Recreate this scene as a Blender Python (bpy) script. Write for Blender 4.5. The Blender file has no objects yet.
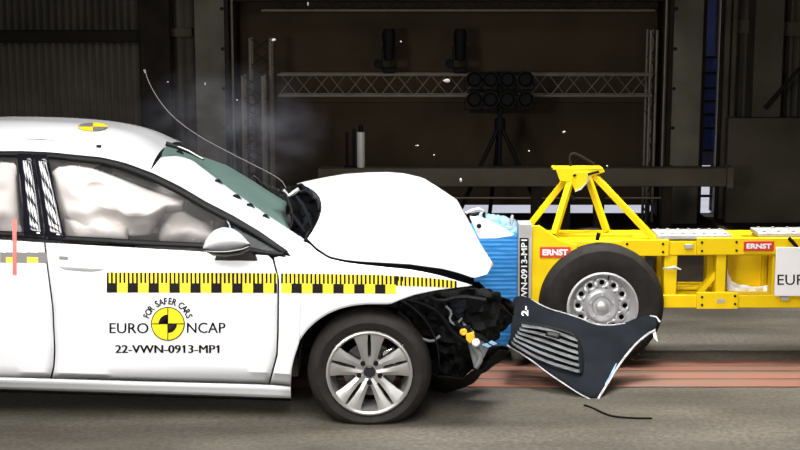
import bpy, bmesh, math, random
from mathutils import Vector, noise, Matrix

random.seed(7)
sc = bpy.context.scene
col = sc.collection

# ------------------------------------------------------------------ camera
CAM_Y, CAM_H, PITCH, FPX = -6.98, 2.2, math.radians(9.4), 1418.4
cd = bpy.data.cameras.new('camera'); cam = bpy.data.objects.new('camera', cd); col.objects.link(cam)
cam.location = (0, CAM_Y, CAM_H); cam.rotation_euler = (math.pi / 2 - PITCH, 0, 0)
cd.sensor_width = 36.0; cd.lens = FPX * 36.0 / 800.0; cd.clip_end = 200
sc.camera = cam

# ------------------------------------------------------------------ world and lights
w = bpy.data.worlds.new('world'); sc.world = w; w.use_nodes = True
bg = w.node_tree.nodes['Background']; bg.inputs[0].default_value = (0.30, 0.42, 0.95, 1); bg.inputs[1].default_value = 0.06

def lamp_sun(energy, rot):
    d = bpy.data.lights.new('sun', 'SUN'); d.energy = energy; d.angle = 0.01; d.color = (0.9, 0.93, 1.0)
    o = bpy.data.objects.new('sun', d); col.objects.link(o); o.rotation_euler = rot
lamp_sun(11.0, (math.radians(-28), 0, 0))

def area(loc, target, sx, sy, power, colr=(1, 0.98, 0.965), spread=120):
    d = bpy.data.lights.new('hall_or_fill_lamp', 'AREA'); d.shape = 'RECTANGLE'; d.size = sx; d.size_y = sy
    d.energy = power; d.color = colr; d.spread = math.radians(spread)
    o = bpy.data.objects.new('hall_or_fill_lamp', d); col.objects.link(o); o.location = loc
    v = Vector(target) - Vector(loc); o.rotation_euler = v.to_track_quat('-Z', 'Y').to_euler()
    return o
# bank of crash-test floodlights hung above the camera side (a lattice of separate lamps)
for i in range(7):
    for j in range(8):
        lx = -3.9 + i * 0.8; t = j / 7.0
        area((lx, -5.2 + 3.4 * t, 4.3 + 1.9 * t), (lx * 0.6, 0.4, 0.5), 0.55, 0.34, 5.2 + 0.6 * i, spread=75)
# overhead banks above the impact point and the trolley
area((-1.6, 0.3, 6.4), (-1.5, 0.5, 0), 2.2, 1.4, 30, spread=70)
area((1.8, 1.0, 6.4), (1.8, 1.15, 0), 2.6, 1.0, 330, spread=70)
area((2.2, 2.5, 6.4), (2.2, 2.4, 0), 2.6, 0.6, 150, spread=60)
# low fill lights beside the camera, added to brighten the car side and airbags
area((-2.6, -7.2, 2.15), (-1.2, 0, 1.0), 1.0, 0.7, 100, spread=60)
area((2.4, -7.2, 2.15), (0.9, 0.6, 0.7), 1.0, 0.7, 40, spread=60)

vs = sc.view_settings
vs.view_transform = 'Standard'; vs.look = 'None'; vs.exposure = -1.5; vs.gamma = 1.0; vs.use_curve_mapping = False
sc.cycles.use_denoising = True
sc.cycles.max_bounces = 8; sc.cycles.transparent_max_bounces = 16
sc.cycles.sample_clamp_indirect = 4.0

# ------------------------------------------------------------------ pixel <-> world
SP, CP = math.sin(PITCH), math.cos(PITCH)
def ray(px, py):
    a = (px - 400) / FPX; b = (225 - py) / FPX
    return Vector((a, CP + b * SP, -SP + b * CP))
def P(px, py, y):
    d = ray(px, py); t = (y - CAM_Y) / d.y
    return Vector((d.x * t, y, CAM_H + d.z * t))
def PZ(px, py, z=0.0):
    d = ray(px, py); t = (z - CAM_H) / d.z
    return Vector((d.x * t, CAM_Y + d.y * t, z))
def S(px, py, yf, off=0.0):
    y = 0.0
    for _ in range(10):
        p = P(px, py, y); y = yf(p.x, p.z) + off
    return P(px, py, y)
def interp(tab, x):
    if x <= tab[0][0]: return tab[0][1]
    for (a, va), (b, vb) in zip(tab, tab[1:]):
        if x <= b:
            t = (x - a) / (b - a); return va + (vb - va) * t
    return tab[-1][1]
def resample(pts, n):
    L = [0.0]
    for a, b in zip(pts, pts[1:]): L.append(L[-1] + math.dist(a, b))
    out = []
    for i in range(n):
        s = L[-1] * i / (n - 1)
        for k in range(len(pts) - 1):
            if s <= L[k + 1] + 1e-9:
                t = (s - L[k]) / max(1e-9, L[k + 1] - L[k])
                out.append(tuple(pts[k][j] + (pts[k + 1][j] - pts[k][j]) * t for j in range(len(pts[k])))); break
    return out
def smooth_poly(pts, it=2, closed=False):
    for _ in range(it):
        o = []
        n = len(pts)
        if not closed: o.append(pts[0])
        for k in range(n if closed else n - 1):
            a, b = pts[k], pts[(k + 1) % n]
            o.append(tuple(a[j] * .75 + b[j] * .25 for j in range(len(a))))
            o.append(tuple(a[j] * .25 + b[j] * .75 for j in range(len(a))))
        if not closed: o.append(pts[-1])
        pts = o
    return pts

# ------------------------------------------------------------------ materials
def srgb(r, g, b):
    f = lambda c: (c / 255 / 12.92) if c <= 10 else ((c / 255 + 0.055) / 1.055) ** 2.4
    return (f(r), f(g), f(b))
def mat(name, rgb, rough=0.5, metal=0.0, var=0.12, scale=8.0, bump=0.0, coat=0.0, stretch=(1, 1, 1), spec=0.5, dark=None):
    m = bpy.data.materials.new(name); m.use_nodes = True
    nt = m.node_tree; bs = nt.nodes['Principled BSDF']
    bs.inputs['Roughness'].default_value = rough; bs.inputs['Metallic'].default_value = metal
    bs.inputs['Coat Weight'].default_value = coat; bs.inputs['Coat Roughness'].default_value = 0.05
    bs.inputs['Specular IOR Level'].default_value = spec
    tc = nt.nodes.new('ShaderNodeTexCoord'); mp = nt.nodes.new('ShaderNodeMapping'); mp.inputs['Scale'].default_value = stretch
    nz = nt.nodes.new('ShaderNodeTexNoise'); nz.inputs['Scale'].default_value = scale; nz.inputs['Detail'].default_value = 6
    rp = nt.nodes.new('ShaderNodeValToRGB')
    lo = dark if dark else tuple(c * (1 - var) for c in rgb); hi = tuple(min(1, c * (1 + var * 0.6)) for c in rgb)
    rp.color_ramp.elements[0].color = (*lo, 1); rp.color_ramp.elements[1].color = (*hi, 1)
    rp.color_ramp.elements[0].position = 0.32; rp.color_ramp.elements[1].position = 0.68
    nt.links.new(tc.outputs['Object'], mp.inputs['Vector']); nt.links.new(mp.outputs['Vector'], nz.inputs['Vector'])
    nt.links.new(nz.outputs['Fac'], rp.inputs['Fac']); nt.links.new(rp.outputs['Color'], bs.inputs['Base Color'])
    if bump:
        bp = nt.nodes.new('ShaderNodeBump'); bp.inputs['Strength'].default_value = bump; bp.inputs['Distance'].default_value = 0.01
        nt.links.new(nz.outputs['Fac'], bp.inputs['Height']); nt.links.new(bp.outputs['Normal'], bs.inputs['Normal'])
    return m
def glass(name, tint, opacity, rough=0.05):
    m = bpy.data.materials.new(name); m.use_nodes = True; nt = m.node_tree
    bs = nt.nodes['Principled BSDF']; out = nt.nodes['Material Output']
    bs.inputs['Base Color'].default_value = (*tint, 1); bs.inputs['Roughness'].default_value = rough
    tr = nt.nodes.new('ShaderNodeBsdfTransparent'); tr.inputs[0].default_value = (*[0.75 + 0.25 * c for c in tint], 1)
    mx = nt.nodes.new('ShaderNodeMixShader')
    nz = nt.nodes.new('ShaderNodeTexNoise'); nz.inputs['Scale'].default_value = 5
    mr = nt.nodes.new('ShaderNodeMapRange'); mr.inputs['To Min'].default_value = opacity * 0.85; mr.inputs['To Max'].default_value = min(1, opacity * 1.15)
    nt.links.new(nz.outputs['Fac'], mr.inputs['Value']); nt.links.new(mr.outputs['Result'], mx.inputs['Fac'])
    nt.links.new(tr.outputs[0], mx.inputs[1]); nt.links.new(bs.outputs[0], mx.inputs[2]); nt.links.new(mx.outputs[0], out.inputs['Surface'])
    return m

def concrete_floor():
    m = mat('concrete_floor', (0.120, 0.109, 0.090), 0.62, 0, 0.42, 1.7, 0.0, stretch=(0.45, 1.7, 1), spec=0.3)
    nt = m.node_tree; bs = nt.nodes['Principled BSDF']; tc = [n for n in nt.nodes if n.type == 'TEX_COORD'][0]
    base = bs.inputs['Base Color'].links[0].from_socket
    n2 = nt.nodes.new('ShaderNodeTexNoise'); n2.inputs['Scale'].default_value = 34; n2.inputs['Detail'].default_value = 8; n2.inputs['Roughness'].default_value = 0.7
    r2 = nt.nodes.new('ShaderNodeValToRGB'); r2.color_ramp.elements[0].position = 0.34; r2.color_ramp.elements[0].color = (0.55, 0.53, 0.50, 1); r2.color_ramp.elements[1].position = 0.62; r2.color_ramp.elements[1].color = (1.1, 1.1, 1.1, 1)
    n3 = nt.nodes.new('ShaderNodeTexNoise'); n3.inputs['Scale'].default_value = 0.55; n3.inputs['Detail'].default_value = 4
    r3 = nt.nodes.new('ShaderNodeValToRGB'); r3.color_ramp.elements[0].position = 0.38; r3.color_ramp.elements[0].color = (0.70, 0.68, 0.62, 1); r3.color_ramp.elements[1].position = 0.6; r3.color_ramp.elements[1].color = (1.08, 1.08, 1.08, 1)
    nt.links.new(tc.outputs['Object'], n2.inputs['Vector']); nt.links.new(n2.outputs['Fac'], r2.inputs['Fac'])
    nt.links.new(tc.outputs['Object'], n3.inputs['Vector']); nt.links.new(n3.outputs['Fac'], r3.inputs['Fac'])
    def mul(a, b):
        x = nt.nodes.new('ShaderNodeMix'); x.data_type = 'RGBA'; x.blend_type = 'MULTIPLY'; x.inputs[0].default_value = 1.0
        nt.links.new(a, x.inputs[6]); nt.links.new(b, x.inputs[7]); return x.outputs[2]
    nt.links.new(mul(mul(base, r2.outputs['Color']), r3.outputs['Color']), bs.inputs['Base Color'])
    return m
M = dict(
    paint=mat('white_paint', (0.80, 0.81, 0.83), 0.22, 0, 0.03, 3, 0, 0.6),
    floor=concrete_floor(),
    unlit_floor=mat('dark_unlit_floor', (0.026, 0.020, 0.014), 0.85, 0, 0.3, 3, 0.1, spec=0.1),  # far floor tone, with the lack of light put into the colour
    rail_red=mat('red_rail_paint', (0.22, 0.072, 0.042), 0.6, 0, 0.2, 3.0, 0.1, stretch=(0.35, 7, 1), spec=0.3, dark=(0.15, 0.108, 0.082)),
    rail_steel=mat('rail_steel', (0.13, 0.10, 0.075), 0.6, 0.1, 0.4, 6, 0, stretch=(0.2, 8, 1)),
    wall=mat('brown_door_panel', (0.047, 0.033, 0.020), 0.9, 0, 0.25, 1.5, 0.1, spec=0.1),
    clad=mat('olive_cladding', (0.105, 0.092, 0.074), 0.8, 0, 0.2, 3, 0, spec=0.1),
    steel_dark=mat('dark_steel', (0.018, 0.014, 0.010), 0.7, 0.1, 0.3, 5, 0, spec=0.1),
    concrete=mat('grey_column_concrete', (0.120, 0.110, 0.084), 0.85, 0, 0.45, 1.8, 0.2, spec=0.15),
    concrete_dk=mat('dark_concrete', (0.088, 0.076, 0.055), 0.85, 0, 0.3, 1.6, 0.2, spec=0.1),
    alu=mat('truss_aluminium', (0.17, 0.145, 0.11), 0.5, 0.3, 0.2, 10),
    black=mat('black_plastic', (0.006, 0.006, 0.0065), 0.42, 0, 0.3, 12, 0.1, spec=0.12),
    blackgloss=mat('gloss_black', (0.008, 0.008, 0.012), 0.06, 0, 0.1, 4, 0, 0.8),
    lampblack=mat('lamp_black', (0.004, 0.004, 0.004), 0.7, 0, 0.2, 10, spec=0.12),
    rubber=mat('tyre_rubber', (0.018, 0.016, 0.014), 0.7, 0, 0.25, 20, 0.1, spec=0.15),
    alloy=mat('alloy_silver', (0.40, 0.39, 0.375), 0.36, 0.7, 0.06, 10),
    steelrim=mat('steel_rim_silver', (0.55, 0.55, 0.56), 0.38, 0.6, 0.08, 12),
    disc=mat('brake_disc', (0.10, 0.09, 0.085), 0.4, 0.8, 0.2, 30),
    yellow=mat('yellow_paint', (0.82, 0.57, 0.004), 0.45, 0, 0.10, 4, spec=0.18),
    blue=mat('blue_barrier', (0.04, 0.25, 0.62), 0.5, 0, 0.12, 6, 0.1, spec=0.2),
    bluepale=mat('pale_blue_foil', (0.30, 0.52, 0.78), 0.35, 0.2, 0.5, 14, 0.3),
    grey=mat('grey_plate', (0.40, 0.40, 0.39), 0.6, 0.0, 0.1, 6),
    silver=mat('silver_checker_plate', (0.62, 0.62, 0.61), 0.35, 0.5, 0.15, 40, 0.3),
    red=mat('red_sign', (0.62, 0.035, 0.018), 0.4, 0, 0.05, 5),
    white=mat('white_print', (0.85, 0.85, 0.84), 0.5, 0, 0.02, 5),
    blackprint=mat('black_print', (0.010, 0.008, 0.008), 0.6, 0, 0.05, 5, spec=0.1),
    yellowprint=mat('yellow_print', (0.86, 0.66, 0.01), 0.5, 0, 0.04, 5),
    greyprint=mat('grey_print', (0.16, 0.155, 0.15), 0.6, 0, 0.05, 5, spec=0.2),
    redtape=mat('red_tape', (0.75, 0.10, 0.08), 0.5, 0, 0.1, 9),
    airbag=mat('airbag_fabric', (0.92, 0.85, 0.81), 0.85, 0, 0.03, 3, 0.0),
    lining=mat('dark_lining', (0.045, 0.035, 0.030), 0.9, 0, 0.2, 8),
    charcoal=mat('charcoal_plastic', (0.0095, 0.0115, 0.0145), 0.7, 0, 0.3, 7, 0.15, spec=0.02),
    fin=mat('grille_fin', (0.14, 0.145, 0.15), 0.4, 0, 0.5, 12, 0.1, spec=0.3),
    torn=mat('torn_white_edge', (0.42, 0.42, 0.42), 0.8, 0, 0.4, 30, 0.2),
    orange=mat('amber_reflector', (0.85, 0.45, 0.03), 0.25, 0, 0.2, 20),
    chrome=mat('chrome', (0.75, 0.75, 0.76), 0.12, 1.0, 0.05, 10),
    whitetube=mat('white_tube', (0.45, 0.44, 0.42), 0.5, 0, 0.05, 6),
    ground=mat('outside_ground', (0.55, 0.55, 0.60), 0.9, 0, 0.1, 2),
    fence=mat('blue_outside_panel', (0.03, 0.045, 0.16), 0.6, 0, 0.2, 4),
    wshield=glass('green_windscreen', (0.15, 0.235, 0.21), 0.80, 0.3),
    glass=glass('side_glass', (0.5, 0.5, 0.5), 0.025, 0.02),
    darkglass=glass('dark_glass', (0.015, 0.02, 0.02), 0.8, 0.5),
    dimglass=glass('blue_pane', (0.05, 0.08, 0.25), 0.5, 0.05),
)

# ------------------------------------------------------------------ object helpers
def root_loc(o):
    v = Vector((0, 0, 0))
    while o is not None:
        v += o.location; o = o.parent
    return v
def thing(name, label, cat, loc, group=None):
    o = bpy.data.objects.new(name, None); col.objects.link(o); o.location = loc; o.empty_display_size = 0.1
    tag(o, label, cat, group); return o
def tag(o, label=None, cat=None, group=None, kind=None):
    if label: o['label'] = label
    if cat: o['category'] = cat
    if group: o['group'] = group
    if kind: o['kind'] = kind
    return o
class MB:
    def __init__(s): s.v = []; s.f = []; s.m = []
    def add(s, verts, faces, mi=0):
        b = len(s.v); s.v += [Vector(v) for v in verts]
        for f in faces: s.f.append(tuple(b + i for i in f)); s.m.append(mi)
        return s
    def box(s, a, b, mi=0):
        x0, y0, z0 = a; x1, y1, z1 = b
        return s.add([(x0, y0, z0), (x1, y0, z0), (x1, y1, z0), (x0, y1, z0), (x0, y0, z1), (x1, y0, z1), (x1, y1, z1), (x0, y1, z1)],
                     [(0, 3, 2, 1), (4, 5, 6, 7), (0, 1, 5, 4), (1, 2, 6, 5), (2, 3, 7, 6), (3, 0, 4, 7)], mi)
    def bar(s, a, b, wd, ht=None, mi=0, up=Vector((0, 0, 1))):
        a = Vector(a); b = Vector(b); ht = ht or wd
        d = (b - a).normalized()
        if abs(d.dot(up)) > 0.95: up = Vector((0, 1, 0))
        r = d.cross(up).normalized(); u = r.cross(d).normalized()
        vs_ = []
        for p in (a, b):
            for sx, sy in ((-1, -1), (1, -1), (1, 1), (-1, 1)): vs_.append(p + r * wd / 2 * sx + u * ht / 2 * sy)
        return s.add(vs_, [(3, 2, 1, 0), (4, 5, 6, 7), (0, 1, 5, 4), (1, 2, 6, 5), (2, 3, 7, 6), (3, 0, 4, 7)], mi)
    def tube(s, pts, r, n=8, mi=0):
        pts = [Vector(p) for p in pts]; rings = []; prev = None
        for i, p in enumerate(pts):
            d = (pts[min(i + 1, len(pts) - 1)] - pts[max(i - 1, 0)]).normalized()
            up = prev if prev is not None else (Vector((0, 0, 1)) if abs(d.z) < .9 else Vector((0, 1, 0)))
            x = d.cross(up).normalized(); u = x.cross(d).normalized(); prev = u
            rr = r[i] if isinstance(r, (list, tuple)) else r
            rings.append([p + (x * math.cos(2 * math.pi * k / n) + u * math.sin(2 * math.pi * k / n)) * rr for k in range(n)])
        vs_ = [v for g in rings for v in g]; fs = []
        for i in range(len(rings) - 1):
            for k in range(n):
                a = i * n + k; b = i * n + (k + 1) % n
                fs.append((a, b, b + n, a + n))
        fs.append(tuple(range(n - 1, -1, -1))); fs.append(tuple((len(rings) - 1) * n + k for k in range(n)))
        return s.add(vs_, fs, mi)
    def lathe(s, c, prof, axis='y', n=40, mi=0, closed=False):
        c = Vector(c); vs_ = []; fs = []; k = len(prof)
        for i in range(n):
            a = 2 * math.pi * i / n
            for r, h in prof:
                if axis == 'y': vs_.append(c + Vector((r * math.cos(a), h, r * math.sin(a))))
                else: vs_.append(c + Vector((r * math.cos(a), r * math.sin(a), h)))
        for i in range(n):
            j = (i + 1) % n
            for q in range(k if closed else k - 1):
                q2 = (q + 1) % k
                fs.append((i * k + q, j * k + q, j * k + q2, i * k + q2))
        return s.add(vs_, fs, mi)
    def grid(s, rows, mi=0):
        m = len(rows); n = len(rows[0])
        return s.add([v for r in rows for v in r], [(i * n + k, i * n + k + 1, (i + 1) * n + k + 1, (i + 1) * n + k) for i in range(m - 1) for k in range(n - 1)], mi)
    def prism(s, poly, off, mi=0):
        poly = [Vector(p) for p in poly]; off = Vector(off); n = len(poly)
        return s.add(poly + [p + off for p in poly], [tuple(range(n)), tuple(range(2 * n - 1, n - 1, -1))] + [(k, (k + 1) % n, n + (k + 1) % n, n + k) for k in range(n)], mi)
    def build(s, name, mats, parent=None, solid=0.0, bevel=0.0, ang=35, fix=True, sub=0):
        me = bpy.data.meshes.new(name); o = bpy.data.objects.new(name, me); col.objects.link(o)
        off = Vector((0, 0, 0))
        if parent is not None: o.parent = parent; off = root_loc(parent)
        me.from_pydata([v - off for v in s.v], [], s.f)
        if not isinstance(mats, (list, tuple)): mats = [mats]
        for q in mats: me.materials.append(M[q])
        if len(mats) > 1:
            for p, mi in zip(me.polygons, s.m): p.material_index = mi
        if fix:
            bm = bmesh.new(); bm.from_mesh(me); bmesh.ops.remove_doubles(bm, verts=bm.verts, dist=1e-5)
            bmesh.ops.recalc_face_normals(bm, faces=bm.faces); bm.to_mesh(me); bm.free()
        for p in me.polygons: p.use_smooth = True
        me.set_sharp_from_angle(angle=math.radians(ang))
        if solid:
            md = o.modifiers.new('solid', 'SOLIDIFY'); md.thickness = abs(solid); md.offset = 1 if solid > 0 else -1
        if bevel:
            md = o.modifiers.new('bevel', 'BEVEL'); md.width = bevel; md.segments = 2; md.limit_method = 'ANGLE'
        return o
def boxpx(mb, x0, y0, x1, y1, ya, yb, mi=0):
    cx, cy = (x0 + x1) / 2, (y0 + y1) / 2
    X0, X1 = P(x0, cy, ya).x, P(x1, cy, ya).x; Z0, Z1 = P(cx, y1, ya).z, P(cx, y0, ya).z
    mb.box((X0, ya, Z0), (X1, yb, Z1), mi); return (X0, X1, Z0, Z1)
def loft_px(A, B, n, m, yf):
    """grid between two pixel curves; yf(px,py,u,v) -> world point"""
    A = resample(A, n); B = resample(B, n); rows = []
    for j in range(m):
        v = j / (m - 1)
        rows.append([yf(a[0] + (b[0] - a[0]) * v, a[1] + (b[1] - a[1]) * v, i / (n - 1), v) for i, (a, b) in enumerate(zip(A, B))])
    return rows
def text_mesh(body, bold=0.0):
    cu = bpy.data.curves.new('t', 'FONT'); cu.body = body; cu.size = 1; cu.offset = bold; cu.resolution_u = 3
    o = bpy.data.objects.new('t', cu); col.objects.link(o)
    dg = bpy.context.evaluated_depsgraph_get(); me = bpy.data.meshes.new_from_object(o.evaluated_get(dg))
    vs_ = [(v.co.x, v.co.y) for v in me.vertices]; fs = [tuple(p.vertices) for p in me.polygons]
    bpy.data.objects.remove(o); bpy.data.curves.remove(cu); bpy.data.meshes.remove(me)
    return vs_, fs
def text_px(mb, body, x0, x1, y0, y1, surf, bold=0.0, mi=0, heavy=0.0):
    """lettering laid out to fill a rectangle of the door and pressed on to its surface"""
    vs_, fs = text_mesh(body, bold)
    ax = min(v[0] for v in vs_); bx = max(v[0] for v in vs_); ay = min(v[1] for v in vs_); by = max(v[1] for v in vs_)
    for dx in ((0.0,) if not heavy else (-heavy, 0.0, heavy)):
      mb.add([surf(dx + x0 + (v[0] - ax) / (bx - ax) * (x1 - x0), y1 - (v[1] - ay) / (by - ay) * (y1 - y0)) for v in vs_], fs, mi)

def flag_ones(mb, body, x0, x1, y0, y1, surf):
    xs_ = lambda t: [v[0] for v in text_mesh(t)[0]]
    full = xs_(body); ax, bx = min(full), max(full); k = (x1 - x0) / (bx - ax)
    for i, ch in enumerate(body):
        if ch != '1': continue
        xr = max(xs_(body[:i + 1])); one = xs_('1'); xl = xr - (max(one) - min(one))
        X = x0 + (xl - ax) * k; h_ = (y1 - y0)
        mb.add([surf(X + .4, y0), surf(X + .4, y0 + h_ * .20), surf(X - 1.5, y0 + h_ * .36), surf(X - 1.5, y0 + h_ * .17)], [(0, 1, 2, 3)])

# ================================================================== SETTING
HALL = dict(x0=-9.0, x1=9.0, y0=-11.0, y1=7.0, zc=8.0)
YW = 7.0
mb = MB(); mb.box((HALL['x0'], HALL['y0'], -0.2), (HALL['x1'], 2.95, 0)); floor = mb.build('floor', 'floor'); tag(floor, kind='structure')
mb = MB(); mb.box((HALL['x0'], 2.95, -0.2), (HALL['x1'], YW + .05, 0)); tag(mb.build('floor_unlit', 'unlit_floor'), kind='structure')  # floor beyond the light pool, its darkness painted in
mb = MB(); mb.box((HALL['x0'] - .3, HALL['y0'] - .3, HALL['zc']), (HALL['x1'] + .3, YW + .4, HALL['zc'] + .3)); tag(mb.build('ceiling', 'steel_dark'), kind='structure')
mb = MB(); mb.box((HALL['x0'] - .3, HALL['y0'] - .3, -.2), (HALL['x0'], YW + .4, HALL['zc'])); tag(mb.build('wall_left', 'clad'), kind='structure')
mb = MB(); mb.box((HALL['x1'], HALL['y0'] - .3, -.2), (HALL['x1'] + .3, YW + .4, HALL['zc'])); tag(mb.build('wall_right', 'clad'), kind='structure')
mb = MB(); mb.box((HALL['x0'], HALL['y0'] - .3, -.2), (HALL['x1'], HALL['y0'], HALL['zc'])); tag(mb.build('wall_front', 'clad'), kind='structure')
# outside ground and a blue panel fence seen through the slit
mb = MB(); mb.box((-14, YW + .05, -0.25), (14, YW + 14, -0.02)); og = mb.build('floor_outside', 'ground'); tag(og, kind='structure')

# back wall: left bay, roller door bay, right bay, with a lifted door and a narrow glazed slit
def X_at(px, y=YW, py=110): return P(px, py, y).x
xl, xd0, xd1, xs0, xs1 = X_at(150), X_at(215), X_at(676), X_at(704), X_at(718)
zb = P(500, 205.5, YW).z - 0.0
mb = MB()
mb.box((HALL['x0'], YW, 0), (xd0, YW + .25, HALL['zc']))
mb.box((xd1, YW, 0), (xs0, YW + .25, HALL['zc']))
mb.box((xs1, YW, 0), (HALL['x1'], YW + .25, HALL['zc']))
wall = mb.build('wall_back', 'wall'); tag(wall, kind='structure')
# roller door hung in the middle bay, not quite closed at the bottom
mb = MB(); zz = zb; k = 0
door = thing('door_1', None, None, ((xd0 + xd1) / 2, YW, 0)); tag(door, kind='structure')
ph = 1.02
while zz < HALL['zc'] - .01:
    z1 = min(HALL['zc'], zz + ph); q = MB(); q.box((xd0, YW + .03, zz), (xd1, YW + .11, z1)); q.build('door_panel', 'wall', door, bevel=.008); zz = z1
# corrugated cladding sheets either side, fixed in front of the back wall
def corrugated(x0, x1, z0, z1, y, pitch, depth, parent, m='clad'):
    n = int((x1 - x0) / pitch); vs_ = []; prof = []
    for i in range(n):
        b = x0 + i * pitch
        prof += [(b, 0), (b + pitch * .38, 0), (b + pitch * .5, -depth), (b + pitch * .88, -depth)]
    prof.append((x1, 0))
    q = MB(); q.grid([[Vector((a, y + d, z0)) for a, d in prof], [Vector((a, y + d, z1)) for a, d in prof]])
    return q.build('cladding_sheet', m, parent, solid=.004)
zg0, zg1 = P(70, 42, 6.9).z, P(70, 30, 6.9).z
corrugated(X_at(-260, 6.95), X_at(143, 6.95), 0.0, zg0 + .02, 6.95, 0.071, .03, wall)
corrugated(X_at(-260, 6.95), X_at(143, 6.95), zg1 - .02, 7.9, 6.95, 0.071, .03, wall)
corrugated(X_at(175, 6.95), X_at(196, 6.95), 0, 7.9, 6.95, 0.085, .02, wall)
mb = MB(); mb.box((X_at(-260), 6.80, zg0), (X_at(146), 6.92, zg1)); mb.build('girt', 'steel_dark', wall, bevel=.01)
mb = MB(); mb.box((X_at(175), 6.85, zg0 + .05), (X_at(196), 6.93, zg1 + .02)); mb.build('girt', 'concrete_dk', wall, bevel=.01)
def column(px0, px1, y0, y1, m, name='column', par=wall):
    q = MB(); x0, x1 = P(px0, 110, y0).x, P(px1, 110, y0).x
    q.box((x0, y0, 0), (x1, y1, HALL['zc'])); return q.build(name, m, par, bevel=.012), x0, x1
# I-column in the left bay: two flanges and a web
for a, b, ya, yb in ((141, 172, 6.62, 6.66), (141, 172, 6.86, 6.90)):
    column(a, b, ya, yb, 'steel_dark', 'column_flange')
column(155, 158, 6.66, 6.86, 'steel_dark', 'column_web')
lc, lcx0, lcx1 = column(196, 228, 6.35, 6.95, 'concrete', 'column')
rc, rcx0, rcx1 = column(669, 701, 6.35, 6.95, 'concrete', 'column')
# steel edge angles with bolts on the two concrete columns
for cx, sgn in ((lcx1, 1), (rcx0, -1)):
    q = MB(); q.box((cx, 6.36, 0), (cx + sgn * .02, 6.40, 7.9)); q.box((cx - sgn * .02, 6.335, 0), (cx + sgn * .02, 6.35, 7.9)); q.build('edge_angle', 'alu' if False else 'steel_dark', wall)
    q = MB(); q.tube([(cx + sgn * .055, 6.33, .2), (cx + sgn * .055, 6.33, 7.5)], .012, 8); q.build('edge_pipe', 'alu', wall)
    for k in range(9):
        z = .55 + k * .37; q = MB(); q.lathe((cx - sgn * .04, 6.345, z), [(0.0, -.012), (.014, -.012), (.018, 0), (.018, .006)], 'y', 8); q.build('bolt', 'steel_dark', wall)
# lintel over the door bay
mb = MB(); mb.box((lcx1, 6.5, P(450, 2, 6.5).z), (rcx0, 6.95, P(450, -40, 6.5).z)); mb.build('lintel', 'steel_dark', wall, bevel=.01)
# deep dark side reveals of the bay
for a, b in ((229, 238), (660, 669)):
    column(a, b, 6.7, 6.98, 'steel_dark', 'reveal')
# right bay: pipes, cladding, column and the big wall plate
for px, r in ((719.5, .018), (725, .03), (732, .026)):
    x = P(px, 110, 6.7).x; q = MB(); q.tube([(x, 6.7, 0), (x, 6.7, 7.9)], r, 10); q.build('pipe', 'concrete_dk' if r > .02 else 'steel_dark', wall)
corrugated(X_at(735, 6.95), X_at(764, 6.95), 0, 7.9, 6.95, .05, .02, wall)
corrugated(X_at(783, 6.95), X_at(1050, 6.95), 0, 7.9, 6.95, .071, .03, wall)
column(752, 781, 6.6, 6.9, 'concrete_dk')
mb = MB(); boxpx(mb, 733, 20, 753, 33, 6.85, 6.92); mb.build('girt', 'concrete_dk', wall)
mb = MB(); boxpx(mb, 782, 22, 1050, 36, 6.80, 6.92); mb.build('girt', 'concrete_dk', wall)
mb = MB(); x0 = P(729, 118, 6.4).x; x1 = P(1010, 118, 6.4).x; mb.box((x0, 6.4, 0), (x1, 6.55, P(760, 118, 6.4).z)); mb.build('wall_plate', 'concrete_dk', wall, bevel=.015)
mb = MB(); mb.bar(P(765, 108, 6.55), P(800, 68, 6.55), .03); mb.build('tie_rod', 'steel_dark', wall)
# slit window with glazing bars
win = thing('window_1', None, None, ((xs0 + xs1) / 2, YW, 0)); tag(win, kind='structure')
zs = [P(710, r, YW + .1).z for r in (196, 150, 128, 114.5, 101, 88, 73, 57)]
for z in zs:
    q = MB(); q.box((xs0, YW + .09, z - .012), (xs1, YW + .12, z + .012)); q.build('glazing_bar', 'steel_dark', win)
for z0_, z1_ in zip(zs[1:], zs[2:]):
    q = MB(); q.box((xs0, YW + .10, z0_ + .012), (xs1, YW + .106, z1_ - .012)); q.build('pane', 'dimglass', win)
q = MB(); q.box((xs1 - .02, YW - .03, 0), (xs1 + .0, YW + .02, 7.9)); q.build('window_jamb', 'whitetube', win)
# blue-grey building front out beyond the slit
mb = MB(); mb.box((0.6, YW + 6, 0), (5.4, YW + 6.2, 1.2)); mb.box((0.6, YW + 6.05, 1.2), (5.4, YW + 6.2, 3.6)); ofn = mb.build('wall_outside', 'fence'); tag(ofn, kind='structure')

# guide rail let into the floor, red painted
rows = [(361.5, 366.5, 'rail_red'), (367.5, 371.5, 'rail_red'), (373.5, 379.5, 'rail_red'), (381.5, 387.5, 'rail_red')]
for a, b, m in rows:
    ya, yb = PZ(400, b).y, PZ(400, a).y
    q = MB(); q.box((-8.9, ya, -.01), (8.9, yb, .006)); q.build('rail_strip', m, floor)
q = MB(); q.box((-8.9, PZ(400, 387.5).y, -.01), (8.9, PZ(400, 361.5).y, .002)); q.build('rail_bed', 'rail_steel', floor)

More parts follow.
